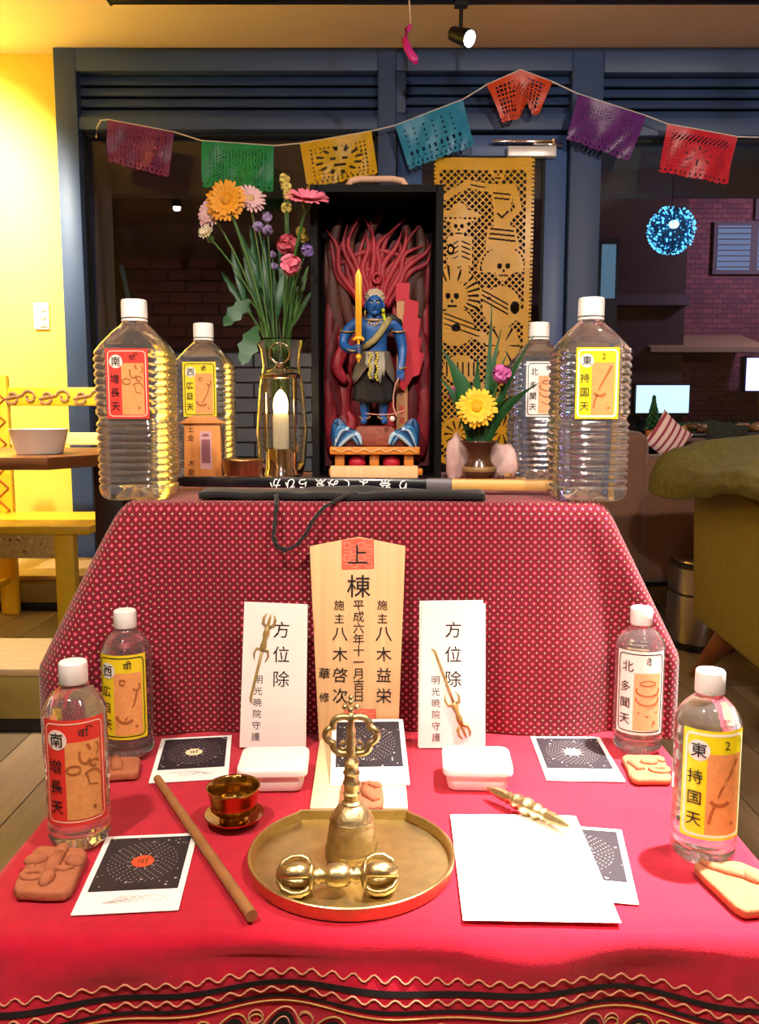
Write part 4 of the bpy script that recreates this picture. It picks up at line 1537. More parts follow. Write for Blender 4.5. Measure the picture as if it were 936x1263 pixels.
# ---- brass cup on saucer
cp = thing('brass_cup', 'small shiny brass cup on its saucer beside the wooden stick', 'cup', (-.164, .912, TZ + .0005))
obj('saucer', G().lathe([(.012, 0), (.016, .0005), (.024, .004), (.033, .011), (.0335, .0125), (.031, .012), (.023, .0065), (.012, .004), (.0005, .004)], 40), mat('polished_brass', 'c49c50', .16, 1, var=.1, vscale=60), cp, smooth='auto')
obj('foot', G().lathe([(.015, .004), (.016, .006), (.012, .009), (.012, .012)], 32), mat('polished_brass', 'c49c50', .16, 1, var=.1, vscale=60), cp, smooth='auto')
obj('bowl', G().lathe([(.010, .011), (.018, .012), (.0255, .019), (.0265, .028), (.029, .041), (.0305, .044), (.0300, .0452), (.0282, .0435), (.0255, .030), (.024, .021), (.016, .0145), (.0005, .014)], 40), mat('polished_brass', 'c49c50', .16, 1, var=.1, vscale=60), cp, smooth=True)

# ---- white lidded tubs
for i, (x, y, rz, lab) in enumerate(((-.132, 1.022, R(2), 'white lidded plastic tub before the tilted paper charm and brass cup'), (.122, 1.024, R(-3), 'white lidded plastic tub beside the lying brass sceptre'))):
    t = thing('plastic_tub', lab, 'tub', (x, y, TZ + .0005), rz, 'white lidded plastic tubs')
    def tap(p, x=x):
        k = .90 + .10 * min(1, p.z / .02)
        return (p.x * k, p.y * k, p.z)
    obj('tub_body', G().prism(rrect(-.040, .040, -.034, .034, .011, 6), 0, .021).map(tap), M_whitepl, t, bevel=.002)
    obj('tub_lid', G().prism(rrect(-.043, .043, -.037, .037, .012, 6), .019, .031), mat('lid_white', 'fbf8f4', .35, var=.01), t, bevel=.003, bseg=3)

# ---- brass tray with bell and sceptre
ty = thing('brass_tray', 'flat brass tray with one straight side holding the bell', 'tray', (-.029, .829, TZ + .0005))
outl = []
for i in range(72):
    a = R(-90 + 360 * i / 72)
    x, y = .108 * math.cos(a), .105 * math.sin(a)
    if y > .097 or (y > .08 and abs(x) < .06):
        y = min(y, .094)
    outl.append((x, min(y, .094)))
poly = []
for i in range(65):
    a = R(128 + (412 - 128) * i / 64)
    poly.append((.1045 * math.cos(a), .103 * math.sin(a)))
poly = poly + [(.060, .088), (-.060, .088)]
def scale_poly(p, k):
    return [(a * k, b * k) for a, b in p]
obj('tray_base', G().prism(scale_poly(poly, .98), 0, .003), M_brass, ty)
n = len(poly)
g = G()
rings = [(1.0, 0), (1.015, .013), (1.005, .0138), (.985, .013), (.975, .003)]
v, f = [], []
for k, z in rings:
    v += [(a * k, b * k, z) for a, b in poly]
for j in range(len(rings) - 1):
    for i in range(n):
        q = (i + 1) % n
        f.append((j * n + i, j * n + q, (j + 1) * n + q, (j + 1) * n + i))
obj('tray_rim', G().add(v, f), M_brass, ty, smooth='auto')

BT = TZ + .0037
bl_ = thing('vajra_bell', 'brass ritual bell with a lobed ring handle standing on the tray', 'bell', (-.029, .842, BT))
obj('bell_body', G().lathe([(.0275, 0), (.0280, .002), (.0268, .008), (.0256, .018), (.0238, .030), (.0208, .042), (.0150, .051), (.008, .055), (.0005, .056)], 48), M_brassdk, bl_, smooth='auto')
obj('bell_band', G().lathe([(.0276, .006), (.0280, .007), (.0272, .009)], 48, cap=False).lathe([(.0226, .036), (.0233, .037), (.0218, .039)], 48, cap=False), M_brassdk, bl_, smooth=True)
hd = obj('handle', G().lathe([(.009, .053), (.0105, .056), (.0078, .058), (.0080, .064), (.0092, .066), (.0076, .068), (.0078, .074), (.0094, .077), (.0078, .080), (.0076, .086), (.0090, .088), (.0072, .091), (.0070, .097), (.0085, .100), (.006, .103), (.0045, .107)], 24), M_brassdk, bl_, smooth='auto')
ringp = []
CZ = .128
for i in range(72):
    a = 2 * PI * i / 72
    r = .0190 + .0052 * abs(math.sin((a - PI / 2) * 3)) ** .7
    ringp.append((r * 1.10 * math.cos(a), 0, CZ + r * .88 * math.sin(a)))
obj('ring', G().tube(ringp, .0036, 10, closed=True, up=(0, 1, 0)), M_brassdk, hd, smooth=True)
obj('inner_spike', G().lathe([(.004, .104), (.006, .112), (.0045, .116), (.0065, .121), (.004, .127), (.005, .132), (.003, .140), (.0045, .146), (.002, .153)], 16), M_brassdk, hd, smooth=True)
sw_ = G()
for sx in (-1, 1):
    sw_.tube(bez((sx * .004, 0, .115), (sx * .014, 0, .108), (sx * .014, 0, .122), (sx * .007, 0, .121), 8), .0018, 6)
obj('scroll', sw_, M_brassdk, hd, smooth=True)
fin = G()
for dx, dz in ((0, .005), (-.006, 0), (.006, 0), (0, -.003)):
    fin.ball((dx, 0, .158 + dz), .0034)
fin.ball((0, 0, .168), .003)
obj('finial', fin, M_brassdk, hd, smooth=True)

def vajra(name, label, loc, rz, L, r, prongs, m, rx=0):
    t = thing(name, label, 'ritual sceptre', loc, rz)
    h = L / 2
    def X(g):
        return g.xf(Matrix.Rotation(PI / 2, 4, 'Y'))
    mid = []
    for z, q in ((-.30, .30), (-.27, .62), (-.24, .35), (-.20, .55), (-.17, .38), (-.13, .42), (-.10, .62), (-.05, .66), (0, .70), (.05, .66), (.10, .62), (.13, .42), (.17, .38), (.20, .55), (.24, .35), (.27, .62), (.30, .30)):
        mid.append((q * r, z * h * 1.55))
    obj('grip', X(G().lathe(mid, 24)), m, t, smooth=True)
    for sg in (-1, 1):
        b0 = sg * h * .44
        obj('lotus_collar', X(G().lathe([(r * .35, b0 - .004), (r * .78, b0 - .001), (r * .82, b0 + .001), (r * .4, b0 + .004)], 16)), m, t, smooth=True)
        obj('centre_prong', X(G().tube([(0, 0, b0), (0, 0, sg * h * .8), (0, 0, sg * h)], [r * .22, r * .2, r * .05], 8)), m, t, smooth=True)
        for k in range(prongs):
            a = PI / 4 + 2 * PI * k / prongs
            path = []
            for q, zz in ((.35, .44), (.85, .50), (1.02, .62), (1.0, .76), (.75, .90), (.30, .985), (.08, 1.0)):
                path.append((q * r * math.cos(a), q * r * math.sin(a), sg * zz * h))
            obj('prong', X(G().tube(path, [r * .28, r * .36, r * .41, r * .41, r * .35, r * .26, r * .09], 10, flat=.5, up=(math.cos(a), math.sin(a), 0))), m, t, smooth=True)
    return t
vajra('five_pronged_vajra', 'brass five pronged sceptre lying on the tray before the bell', (-.040, .770, BT + .0165), R(2), .116, .0168, 4, mat('sceptre_brass', 'cbb582', .38, 1, var=.2, vscale=90, bump=.3))
t = thing('slender_vajra', 'slender brass single pronged sceptre lying on the white sheet edge', 'ritual sceptre', (.168, .926, TZ + .0140), R(-51))
MBs = MATS['sceptre_brass']
def XX(g):
    return g.xf(Matrix.Rotation(PI / 2, 4, 'Y'))
obj('grip', XX(G().lathe([(.004, -.030), (.0075, -.027), (.005, -.022), (.0085, -.018), (.0092, -.013), (.006, -.009), (.0098, -.004), (.0105, 0), (.0098, .004), (.006, .009), (.0092, .013), (.0085, .018), (.005, .022), (.0075, .027), (.004, .030)], 24)), MBs, t, smooth=True)
for sg in (-1, 1):
    obj('prong', XX(G().tube([(0, 0, sg * .026), (0, 0, sg * .036), (0, 0, sg * .05), (0, 0, sg * .061)], [.0055, .0068, .005, .002], 6)), MBs, t, smooth='auto')

# ------------------------------------------------------------------ upright: tablet and paper charms
tbt = thing('wooden_tablet', 'upright pale wooden tablet with ink inscription and red seals', 'tablet', (-.030, 1.150, TZ + .0042), 0)
tbt.rotation_euler[0] = R(-4.5)
obj('board', G().prism([(-.055, 0), (.056, 0), (.066, .272), (.001, .285), (-.067, .272)], -.004, .004, RX), M_wood, tbt, bevel=.0006)
M_seal = mat('red_seal_ink', 'e2604a', .7, var=.25, vscale=120)
def up(g, lay=.0046):
    return g.xf(T(0, -lay, 0) @ RX)
obj('red_seal', up(G().flat([(-.0225, .240), (.0225, .241), (.0222, .281), (.001, .2835), (-.0225, .281)])), M_seal, tbt)
obj('red_seal', up(G().flat([(-.020, .002), (.025, .002), (.025, .044), (-.0195, .045)])), M_seal, tbt)
def sealwork(x0, x1, y0, y1):
    g = G()
    for i in range(4):
        for j in range(4):
            x, y = lerp(x0, x1, (i + .5) / 4), lerp(y0, y1, (j + .5) / 4)
            g.join(ringline(x - .0042, x + .0042, y - .0038, y + .0038, .001, .0008, 0) if (i + j) % 2 else stroke([(x - .004, y), (x + .004, y)], .0008))
    return g
obj('seal_carving', up(sealwork(-.02, .02, .243, .278), .0048), mat('seal_pale', 'f0a080', .7), tbt)
obj('seal_carving', up(sealwork(-.018, .023, .005, .042), .0048), MATS['seal_pale'], tbt)
g = column('上', 0, .260, .030)
g.join(column('棟', .001, .216, .034))
g.join(column('施主', .034, .190, .015, 1.25))
g.join(column('八木益栄', .036, .150, .023, 1.27, jit=.05))
g.join(column('平成六年十一月吉日', .001, .190, .0165, .97, jit=.04))
g.join(column('施主', -.026, .190, .015, 1.25))
g.join(column('八木啓次', -.025, .150, .023, 1.27, jit=.05))
g.join(column('華修', -.047, .094, .016, 2.1, jit=.1))
obj('ink_inscription', up(g, .0050), M_ink, tbt)

M_charm = mat('charm_paper', 'f3e9e2', .75, var=.02)
M_gold = mat('gilt_print', 'a08850', .5, .3, var=.2, vscale=100)
M_golddk = mat('gilt_print_dark', '6a5024', .5, .3, var=.2)
def trident(ax, ay, bx, by, flip):
    """a three-pronged hilt with its long blade between two points, in low relief"""
    d = Vector((bx - ax, by - ay))
    L = d.length
    ang = math.atan2(d.y, d.x)
    M = T(ax, ay, .001) @ RZ(ang)
    hilt = G()
    hilt.tube([(.0, 0, 0), (.012, 0, 0), (.020, 0, 0), (.030, 0, 0), (.036, 0, 0)], [.0025, .0045, .0028, .0045, .0026], 8, M, flat=.5)
    for s in (-1, 0, 1):
        hilt.tube([(.004, 0, 0), (-.002, s * .0075, 0), (-.010, s * .008, 0), (-.016, s * .0055, 0)], [.002, .002, .0017, .0006], 6, M, flat=.6)
    for s in (-1, 1):
        hilt.tube([(.034, 0, 0), (.034, s * .008, 0), (.042, s * .010, 0), (.050, s * .0075, 0)], [.002, .0016, .0014, .0005], 6, M, flat=.6)
    blade = G().tube([(.036, 0, 0), (.06, 0, 0), (L - .008, 0, 0), (L - .003, .001, 0), (L - .001, .004, 0)], [.0018, .0019, .0017, .0014, .0006], 6, M, flat=.5)
    return hilt, blade
def charm(label, loc, rx, ry, L_, R_, tri, tx, cx, seed, two):
    t = thing('paper_charm', label, 'paper charm', loc, 0, 'white paper charms against the dotted cloth')
    t.rotation_euler = (rx, ry, 0)
    obj('envelope', G().prism([(L_, 0), (R_, 0), (R_ - .001, .200), (L_ + .004, .202)], -.0012, .0012, RX), M_charm, t)
    if two:
        obj('back_envelope', G().prism([(L_ - .001, .001), (R_ - .004, .001), (R_ - .004, .2045), (L_ + .001, .2035)], -.0012, .0012, T(0, .0028, 0) @ RX), M_charm, t)
    g = column('方位除', tx, .164, .024, 1.42)
    g.join(column('明光暁院守護', cx, .0945 if two else .095, .0125, 1.28, slant=-.0006 if not two else .0002))
    obj('ink_lettering', g.xf(T(0, -.0014, 0) @ RX), M_ink, t)
    hl, bl = trident(*tri)
    obj('sceptre_hilt', hl.xf(T(0, -.0012, 0) @ RX), M_gold, t, smooth=True)
    obj('sceptre_blade', bl.xf(T(0, -.0012, 0) @ RX), M_gold, t, smooth=True)
    return t
charm('white paper charm with the blade pointing down beside the inscribed tablet', (-.146, 1.128, TZ + .0008), R(-4), R(1.2), -.047, .0445, (-.010, .170, -.034, .062, 0), .0085, -.022, 1, False)
charm('doubled white paper charm with the trident pointing down beside the inscribed tablet', (.100, 1.128, TZ + .0008), R(-4), 0, -.046, .046, (.014, .030, -.026, .140, 1), .001, -.023, 2, True)
# ================================================================== THINGS ON THE UPPER STEP
# ---- black pouch with cord, sheathed wooden sword lying on it
M_cloth = mat('black_cloth', '0e0c0e', .85, var=.2, vscale=60, bump=.4, sheen=.2)
pc = thing('cloth_pouch', 'long folded black cloth pouch under the sheathed sword', 'pouch', (-.055, 1.262, UZ))
obj('pouch', G().sheet(lambda u, v: (lerp(-.205, .205, u), lerp(-.045, .045, v) - .012 * u + .004 * math.sin(u * 11), .007 + .003 * math.sin(u * 9) * math.sin(v * 5) + .003 * noise.noise(Vector((u * 8, v * 3, 0)))), 60, 14), M_cloth, pc, smooth=True, solid=.009)
cord = [(-.095, -.02, .010), (-.092, -.055, .008), (-.088, -.088, -.004), (-.090, -.094, -.030), (-.092, -.098, -.045), (-.086, -.100, -.058), (-.074, -.100, -.063), (-.060, -.100, -.056), (-.048, -.098, -.042), (-.036, -.094, -.020), (-.022, -.088, -.004), (.006, -.055, .008), (.03, -.03, .011)]
pts = []
for i in range(len(cord) - 1):
    for q in range(4):
        a, b = cord[i], cord[i + 1]
        pts.append(tuple(lerp(a[k], b[k], q / 4) for k in range(3)))
g = G()
for s in (0, PI):
    g.tube([(p[0] + .0016 * math.cos(i * 1.1 + s), p[1] + .0016 * math.sin(i * 1.1 + s), p[2] + .0012 * math.cos(i * 1.1 + s)) for i, p in enumerate(pts)], .0023, 6)
obj('twisted_cord', g, M_cloth, pc, smooth=True)
sd = thing('sheathed_sword', 'black sheathed wooden short sword with white lettering and pale handle', 'sword', (-.035, 1.335, UZ + .0155), R(-7.5))
M_lac = mat('black_lacquer', '17141a', .3, var=.1, coat=.3)
M_hand = mat('pale_handle_wood', 'd9a85c', .4, var=.1, stretch=(1, 10, 10))
def swblade(x0, x1, m, nm, tipl=0, sc=1):
    prof = [(.0, .0088), (.004, .0105), (.012, .0105), (.016, .0086), (.0165, .004), (.0165, -.004), (.016, -.0086), (.012, -.0105), (.004, -.0105), (0, -.0088)]
    g = G()
    v, f = [], []
    st = [(x0, .35 if tipl else 1), (x0 + (.006 if tipl else .001), .7 if tipl else 1), (x0 + (.02 if tipl else .01), 1), (x1, 1)]
    for xx, k in st:
        for z, y in prof:
            v.append((xx, y * k * sc * 1.3, (z - .008) * k * sc))
    n = len(prof)
    for j in range(len(st) - 1):
        for i in range(n):
            q = (i + 1) % n
            f.append((j * n + i, j * n + q, (j + 1) * n + q, (j + 1) * n + i))
    f.append(tuple(range(n)))
    f.append(tuple((len(st) - 1) * n + i for i in reversed(range(n))))
    return obj(nm, g.add(v, f), m, sd, smooth='auto')
swblade(-.300, .148, M_lac, 'sheath', 1)
swblade(.110, .1485, mat('sheath_grey', '6a6468', .35), 'sheath_collar', 0, 1.03)
swblade(.149, .302, M_hand, 'handle', 0, .96)
wl = G()
for ch_, xx in zip('かひらゑみてよ祭り', (-.128, -.104, -.084, -.056, -.036, -.012, .012, .046, .074)):
    wl.join(glyph(ch_), T(xx, 0, 0) @ Matrix.Rotation(R(180), 4, 'Z') @ Matrix.Scale(.019, 4))
obj('white_lettering', wl.xf(T(0, -.0155, -.0005) @ Matrix.Rotation(R(70), 4, 'X')), mat('white_ink', 'f0ece8', .6), sd)

# ---- small wooden shrine plaque
pq = thing('shrine_plaque', 'small roofed orange wooden plaque before the large yellow 西 bottle', 'plaque', (-.313, 1.515, UZ), R(3))
M_pq = mat('orange_wood', 'cf8440', .6, var=.12, vscale=8, stretch=(14, 1, .8))
obj('plaque_body', G().prism([(-.033, .004), (.033, .004), (.031, .108), (-.031, .108)], -.009, .009, RX), M_pq, pq, bevel=.001)
obj('plaque_roof', G().prism([(-.041, .106), (.041, .106), (.016, .120), (-.016, .120)], -.014, .014, RX), M_pq, pq, bevel=.001)
obj('plaque_base', G().prism([(-.038, 0), (.038, 0), (.034, .007), (-.034, .007)], -.013, .013, RX), M_pq, pq, bevel=.001)
obj('paper_slip', G().prism([(-.004, .026), (.016, .026), (.016, .092), (-.004, .092)], .009, .0096, RX), mat('pink_slip', 'c89a98', .7), pq)
obj('slip_print', G().flat([(-.0015, .036), (.0135, .036), (.0135, .078), (-.0015, .078)], .0099, RX).flat([(-.0005, .083), (.0125, .083), (.0105, .088), (.0015, .088)], .0099, RX), mat('plum_print', '8a5058', .7), pq)
obj('ink_lettering', column('土金', -.020, .096, .012, 1.3).join(column('木勤', -.020, .036, .012, 1.3)).xf(T(0, -.0094, 0) @ RX), mat('brown_ink', '5a2c14', .7), pq)

# ---- bronze bowl on a green mat
bwl = thing('bronze_bowl', 'small bronze singing bowl on a green mat beside the lantern', 'bowl', (-.240, 1.495, UZ))
obj('mat', G().lathe([(.030, 0), (.031, .001), (.030, .003), (.001, .003)], 28), mat('mat_green', '2f6a48', .8), bwl, smooth='auto')
obj('bowl', G().lathe([(.016, .003), (.022, .006), (.030, .016), (.034, .030), (.0355, .042), (.0362, .044), (.0345, .044), (.032, .030), (.027, .017), (.018, .009), (.0005, .008)], 40), mat('bronze', 'b08f62', .3, 1, var=.3, vscale=6, stretch=(20, 20, 1)), bwl, smooth=True)

# ---- lantern with burning candle
LX, LY = -.178, 1.545
ln = thing('candle_lantern', 'chrome candle lantern with glass sleeve and burning candle', 'lantern', (LX, LY, UZ))
obj('base', G().lathe([(.036, 0), (.037, .004), (.036, .010), (.031, .013), (.029, .022), (.027, .026), (.0275, .050), (.026, .060), (.020, .062), (.0005, .062)], 40), M_chrome, ln, smooth='auto')
obj('sleeve_glass', G().lathe([(.0265, .062), (.0265, .185), (.0255, .185), (.0255, .062)], 40, cap=False), M_glass, ln, smooth='auto')
for a in (20, 160, 200, 340):
    obj('upright', G().tube([(.0285 * math.cos(R(a)), .0285 * math.sin(R(a)), .055), (.0285 * math.cos(R(a)), .0285 * math.sin(R(a)), .190)], .0024, 8), M_chrome, ln, smooth='auto')
obj('lid', G().lathe([(.030, .184), (.037, .186), (.0375, .191), (.034, .194), (.026, .197), (.022, .199), (.010, .206), (.006, .212), (.0005, .213)], 40), M_chrome, ln, smooth='auto')
obj('ring_handle', G().tube([(.018 * math.cos(a), 0, .230 + .018 * math.sin(a)) for a in [2 * PI * i / 32 for i in range(32)]], .0022, 8, closed=True, up=(0, 1, 0)), M_chrome, ln, smooth=True)
M_wax = mat('candle_wax', 'f8ead2', .5, sss=.6)
obj('candle', G().lathe([(.0145, .06), (.0145, .118), (.0125, .124), (.006, .121), (.0005, .120)], 28), M_wax, ln, smooth='auto')
obj('wick', G().tube([(0, 0, .118), (.001, 0, .130)], .0008, 6), M_black, ln)
obj('flame', G().lathe([(.008, .116), (.0120, .124), (.0135, .136), (.0125, .148), (.0085, .158), (.002, .166)], 20), glow('candle_flame', 'ffd490', 110), ln, smooth=True)
# ---- glass vase with the tall bouquet
VX, VY = -.190, 1.668
vs = thing('glass_vase', 'clear flared glass vase holding the tall bouquet behind the lantern', 'vase', (VX, VY, UZ))
obj('vase_wall', G().lathe([(.034, 0), (.040, .002), (.046, .03), (.050, .09), (.044, .17), (.036, .215), (.040, .245), (.048, .262), (.0495, .264), (.046, .262), (.038, .245), (.034, .215), (.042, .17), (.048, .09), (.044, .03), (.036, .006), (.0005, .006)], 44), M_glass, vs, smooth=True)

def petal_ring(n, r0, r1, wd, lift, droop, jit, rnd, twist=0, notch=0):
    g = G()
    for i in range(n):
        a = 2 * PI * i / n + rnd.uniform(-jit, jit) + twist
        L = r1 * rnd.uniform(.92, 1.05)
        dr = droop * rnd.uniform(.5, 1.5)
        ca, sa = math.cos(a), math.sin(a)
        v = []
        for q, ww in ((0, .35), (.35, .85), (.7, 1), (.92, .7), (1, .25)):
            rr_ = lerp(r0, L, q)
            z = lift * math.sin(q * 1.6) - dr * q * q
            for s in (-1, 0, 1):
                zz = z + (.0006 if s == 0 else 0)
                v.append((rr_ * ca - s * wd * ww * sa, rr_ * sa + s * wd * ww * ca, zz))
        f = []
        for j in range(4):
            for s in range(2):
                f.append((j * 3 + s, j * 3 + s + 1, j * 3 + s + 4, j * 3 + s + 3))
        g.add(v, f)
    return g
def aim(nrm, loc):
    return T(*loc) @ Vector(nrm).normalized().to_track_quat('Z', 'Y').to_matrix().to_4x4()
def stem_path(a, b, bow=(0, 0, 0), n=8):
    a, b = Vector(a), Vector(b)
    m = (a + b) / 2 + Vector(bow)
    return [tuple(a * (1 - t) ** 2 + m * 2 * t * (1 - t) + b * t * t) for t in [i / n for i in range(n + 1)]]
MOUTH = {}
STEMK = [0]
def routed(foot, head, group, n=9):
    """stem path, local to its foot: up inside the vase, through its mouth, then curving out to the head"""
    c, mz, mr = MOUTH[group]
    f, h = Vector(foot), Vector(head)
    STEMK[0] += 1
    k = STEMK[0]
    dr = Vector((h.x - c[0], h.y - c[1], 0))
    ang = math.atan2(dr.y, dr.x) + .25 * math.sin(k * 2.1)
    rad = mr * (.35 + .65 * min(1, dr.length / .12)) * (.78 + .22 * math.cos(k * 1.7))
    m = Vector((c[0] + rad * math.cos(ang), c[1] + rad * math.sin(ang), mz))
    up_ = (m - f).normalized()
    ctl = m + (up_ * .75 + Vector((0, 0, .25))) * (h - m).length * .45
    pts = [f.lerp(m, i / 4) for i in range(4)] + [m * (1 - t) ** 2 + ctl * 2 * t * (1 - t) + h * t * t for t in [i / n for i in range(n + 1)]]
    return [tuple(p - f) for p in pts]
def flower_root(name, label, cat, foot, group):
    t = thing(name, label, cat, foot, 0, group)
    return t
def rel(p, f):
    return (p[0] - f[0], p[1] - f[1], p[2] - f[2])
MP = {k: mat('petal_' + k, c, .6, var=.12, vscale=120) for k, c in dict(yellow='dc900c', lemon='e8b010', pink='e07088', palepink='e2b4b4', rose='d05a68', lilac='8c74b4', mauve='9a84b0', butter='dcc868', cream='ded0b0', magenta='c05898').items()}
def gerbera(label, foot, head, nrm, r, m, mc, stem_r, bow, group, side=False, n=18):
    t = flower_root('gerbera', label, 'flower', foot, group)
    h = rel(head, foot)
    rnd = random.Random(len(label))
    obj('stem', G().tube(routed(foot, head, group), stem_r, 8), M_stem, t, smooth=True)
    M = aim(nrm, h)
    lift = .012 if side else .004
    g = petal_ring(n + 6, r * .22, r, r * .105, lift, .004, .06, rnd)
    g.join(petal_ring(n + 4, r * .22, r * .80, r * .10, lift + .004, .001, .06, rnd, .17))
    g.join(petal_ring(n, r * .15, r * .5, r * .10, .006, 0, .06, rnd, .1))
    obj('petals', g.xf(M @ T(0, 0, .004)), MP[m], t, smooth=True)
    obj('flower_disc', G().ball((0, 0, .006), (r * .24, r * .24, .005), M), mat('disc_' + mc, mc, .8, bump=.8, bscale=400, var=.3), t, smooth=True)
    obj('calyx', G().lathe([(.003, -.012), (.007, -.006), (r * .25, .004)], 14, M), M_stem, t, smooth=True)
    return t
def blob_flower(name, label, foot, heads, m, r, bow, group, stem_r=.0016, ruffle=True):
    t = flower_root(name, label, 'flower', foot, group)
    rnd = random.Random(len(label) + 1)
    hs = [rel(h, foot) for h in heads]
    g = G()
    for h in heads:
        g.tube(routed(foot, h, group), stem_r, 6)
    obj('stem', g, M_stem, t, smooth=True)
    for h in hs:
        g = G()
        for k in range(16 if ruffle else 9):
            d = Vector((rnd.gauss(0, 1), rnd.gauss(0, 1) - .3, rnd.gauss(0, 1) + .3)).normalized()
            M = aim(d, Vector(h) + d * r * .35)
            g.join(petal_ring(3 if ruffle else 4, .0005, r * (.75 if ruffle else .55), r * (.38 if ruffle else .26), r * .1, r * .1, .4, rnd), M)
        obj('flower_head', g, MP[m], t, smooth=True)
    return t
def leafy(label, foot, leaves, m, group, name='leaf_sprig'):
    t = flower_root(name, label, 'leaf', foot, group)
    g = G()
    for (b, tip, wd, lobes) in leaves:
        g.tube(routed(foot, b, group), .0013, 6)
    obj('stem', g, M_stem, t, smooth=True)
    for (b, tip, wd, lobes) in leaves:
        b, tip = Vector(rel(b, foot)), Vector(rel(tip, foot))
        d = (tip - b)
        sidev = d.cross(Vector((0, -1, 0)))
        sidev = sidev.normalized() if sidev.length > 1e-6 else Vector((1, 0, 0))
        n = 16
        v, f = [], []
        for i in range(n + 1):
            q = i / n
            ww = wd * math.sin(PI * min(1, q * .96 + .02)) ** .7 * (1 - (lobes * abs(math.sin(q * PI * 3.5))))
            p = b + d * q + Vector((0, -.008, 0)) * math.sin(q * PI)
            v += [p - sidev * ww, p + Vector((0, .002, 0)), p + sidev * ww]
        for i in range(n):
            for s in range(2):
                f.append((i * 3 + s, i * 3 + s + 1, i * 3 + s + 4, i * 3 + s + 3))
        obj('leaf', G().add(v, f), m, t, smooth=True)
    return t
GB = 'cut flowers in the glass vase'
MOUTH[GB] = ((VX, VY), UZ + .215, .029)
F = (VX, VY - .005, UZ + .03)
def foot(dx, dy=0):
    return (F[0] + dx, F[1] + dy, F[2])
gerbera('large yellow gerbera leaning out of the glass vase', foot(.012, -.006), (-.284, 1.640, 1.215), (-.10, -1, .12), .040, 'yellow', 'c8861c', .0032, (.035, 0, .06), GB)
gerbera('pink gerbera seen edge on beside the black case', foot(.0, .006), (-.129, 1.565, 1.192), (.1, -.45, .9), .040, 'pink', 'b0583c', .0028, (.03, 0, .02), GB, side=True, n=16)
gerbera('pale pink daisy left of the yellow gerbera', foot(-.01, .01), (-.318, 1.672, 1.200), (-.5, -.9, .25), .031, 'palepink', 'c8a070', .002, (.04, 0, .08), GB, n=14)
gerbera('pale pink daisy partly behind the yellow gerbera', foot(-.004, .014), (-.246, 1.678, 1.226), (.35, -.9, .4), .031, 'palepink', 'c8a070', .002, (.02, 0, .08), GB, n=14)
gerbera('small cream daisy bud below the pale pink daisy', foot(-.016, .004), (-.318, 1.640, 1.150), (-.4, -.8, .7), .016, 'cream', 'b8a868', .0016, (.04, 0, .08), GB, side=True, n=10)
blob_flower('statice', 'lilac statice spray in the middle of the tall bouquet', foot(-.006, -.008), [(-.228, 1.655, 1.172), (-.212, 1.66, 1.190), (-.210, 1.65, 1.164)], 'mauve', .016, (.01, 0, .05), GB, ruffle=False)
blob_flower('statice', 'lilac statice sprig low between the stems', foot(.004, .010), [(-.206, 1.688, 1.126), (-.203, 1.686, 1.104)], 'mauve', .012, (.01, 0, .02), GB, ruffle=False)
blob_flower('statice', 'violet statice sprig touching the black case', foot(.014, -.004), [(-.126, 1.535, 1.107)], 'lilac', .018, (.02, 0, .0), GB, ruffle=False)
blob_flower('carnation', 'upper rose pink carnation in the tall bouquet', foot(.008, -.010), [(-.172, 1.64, 1.136)], 'rose', .024, (-.01, 0, .03), GB)
blob_flower('carnation', 'lower pink carnation in the tall bouquet', foot(.016, -.012), [(-.160, 1.572, 1.088)], 'pink', .024, (-.005, 0, .02), GB)
blob_flower('snapdragon', 'butter yellow snapdragon spike rising above the bouquet', foot(.002, .012), [(-.180, 1.672, 1.262), (-.176, 1.672, 1.248), (-.172, 1.67, 1.234), (-.176, 1.67, 1.210)], 'butter', .013, (.02, 0, .04), GB)
blob_flower('snapdragon', 'short yellow snapdragon below the pink gerbera', foot(.018, .006), [(-.149, 1.66, 1.164), (-.142, 1.66, 1.152)], 'butter', .012, (.02, 0, .0), GB)
leafy('lobed green leaf hanging out of the glass vase', foot(-.018, -.010), [((-.243, 1.63, 1.035), (-.290, 1.612, .985), .018, .35), ((-.230, 1.622, .985), (-.253, 1.590, .912), .022, .35)], M_leaf, GB)
leafy('thin dark green foliage among the tall stems', foot(-.008, .012), [((-.255, 1.68, 1.02), (-.285, 1.69, 1.14), .007, 0), ((-.235, 1.68, 1.03), (-.246, 1.694, 1.150), .008, 0), ((-.215, 1.68, 1.02), (-.222, 1.69, 1.16), .007, 0), ((-.20, 1.68, 1.0), (-.185, 1.69, 1.10), .008, 0), ((-.22, 1.685, 1.05), (-.266, 1.696, 1.165), .006, 0)], M_leafdk, GB)
leafy('dense dark feathery foliage at the middle of the tall bouquet', foot(.006, .016), [((-.21 + .012 * k, 1.705, 1.0 + .01 * (k % 3)), (-.235 + .019 * k, 1.722, 1.10 + .03 * (k % 4)), .0075, .3) for k in range(-4, 5)], M_leafdk, GB)
leafy('yellow green stems crossing behind the lantern ring', foot(.020, .010), [((-.165, 1.66, 1.0), (-.135, 1.655, 1.10), .006, 0), ((-.17, 1.665, .985), (-.125, 1.66, 1.06), .005, 0), ((-.18, 1.66, 1.0), (-.175, 1.66, 1.09), .006, 0)], M_stem, GB)

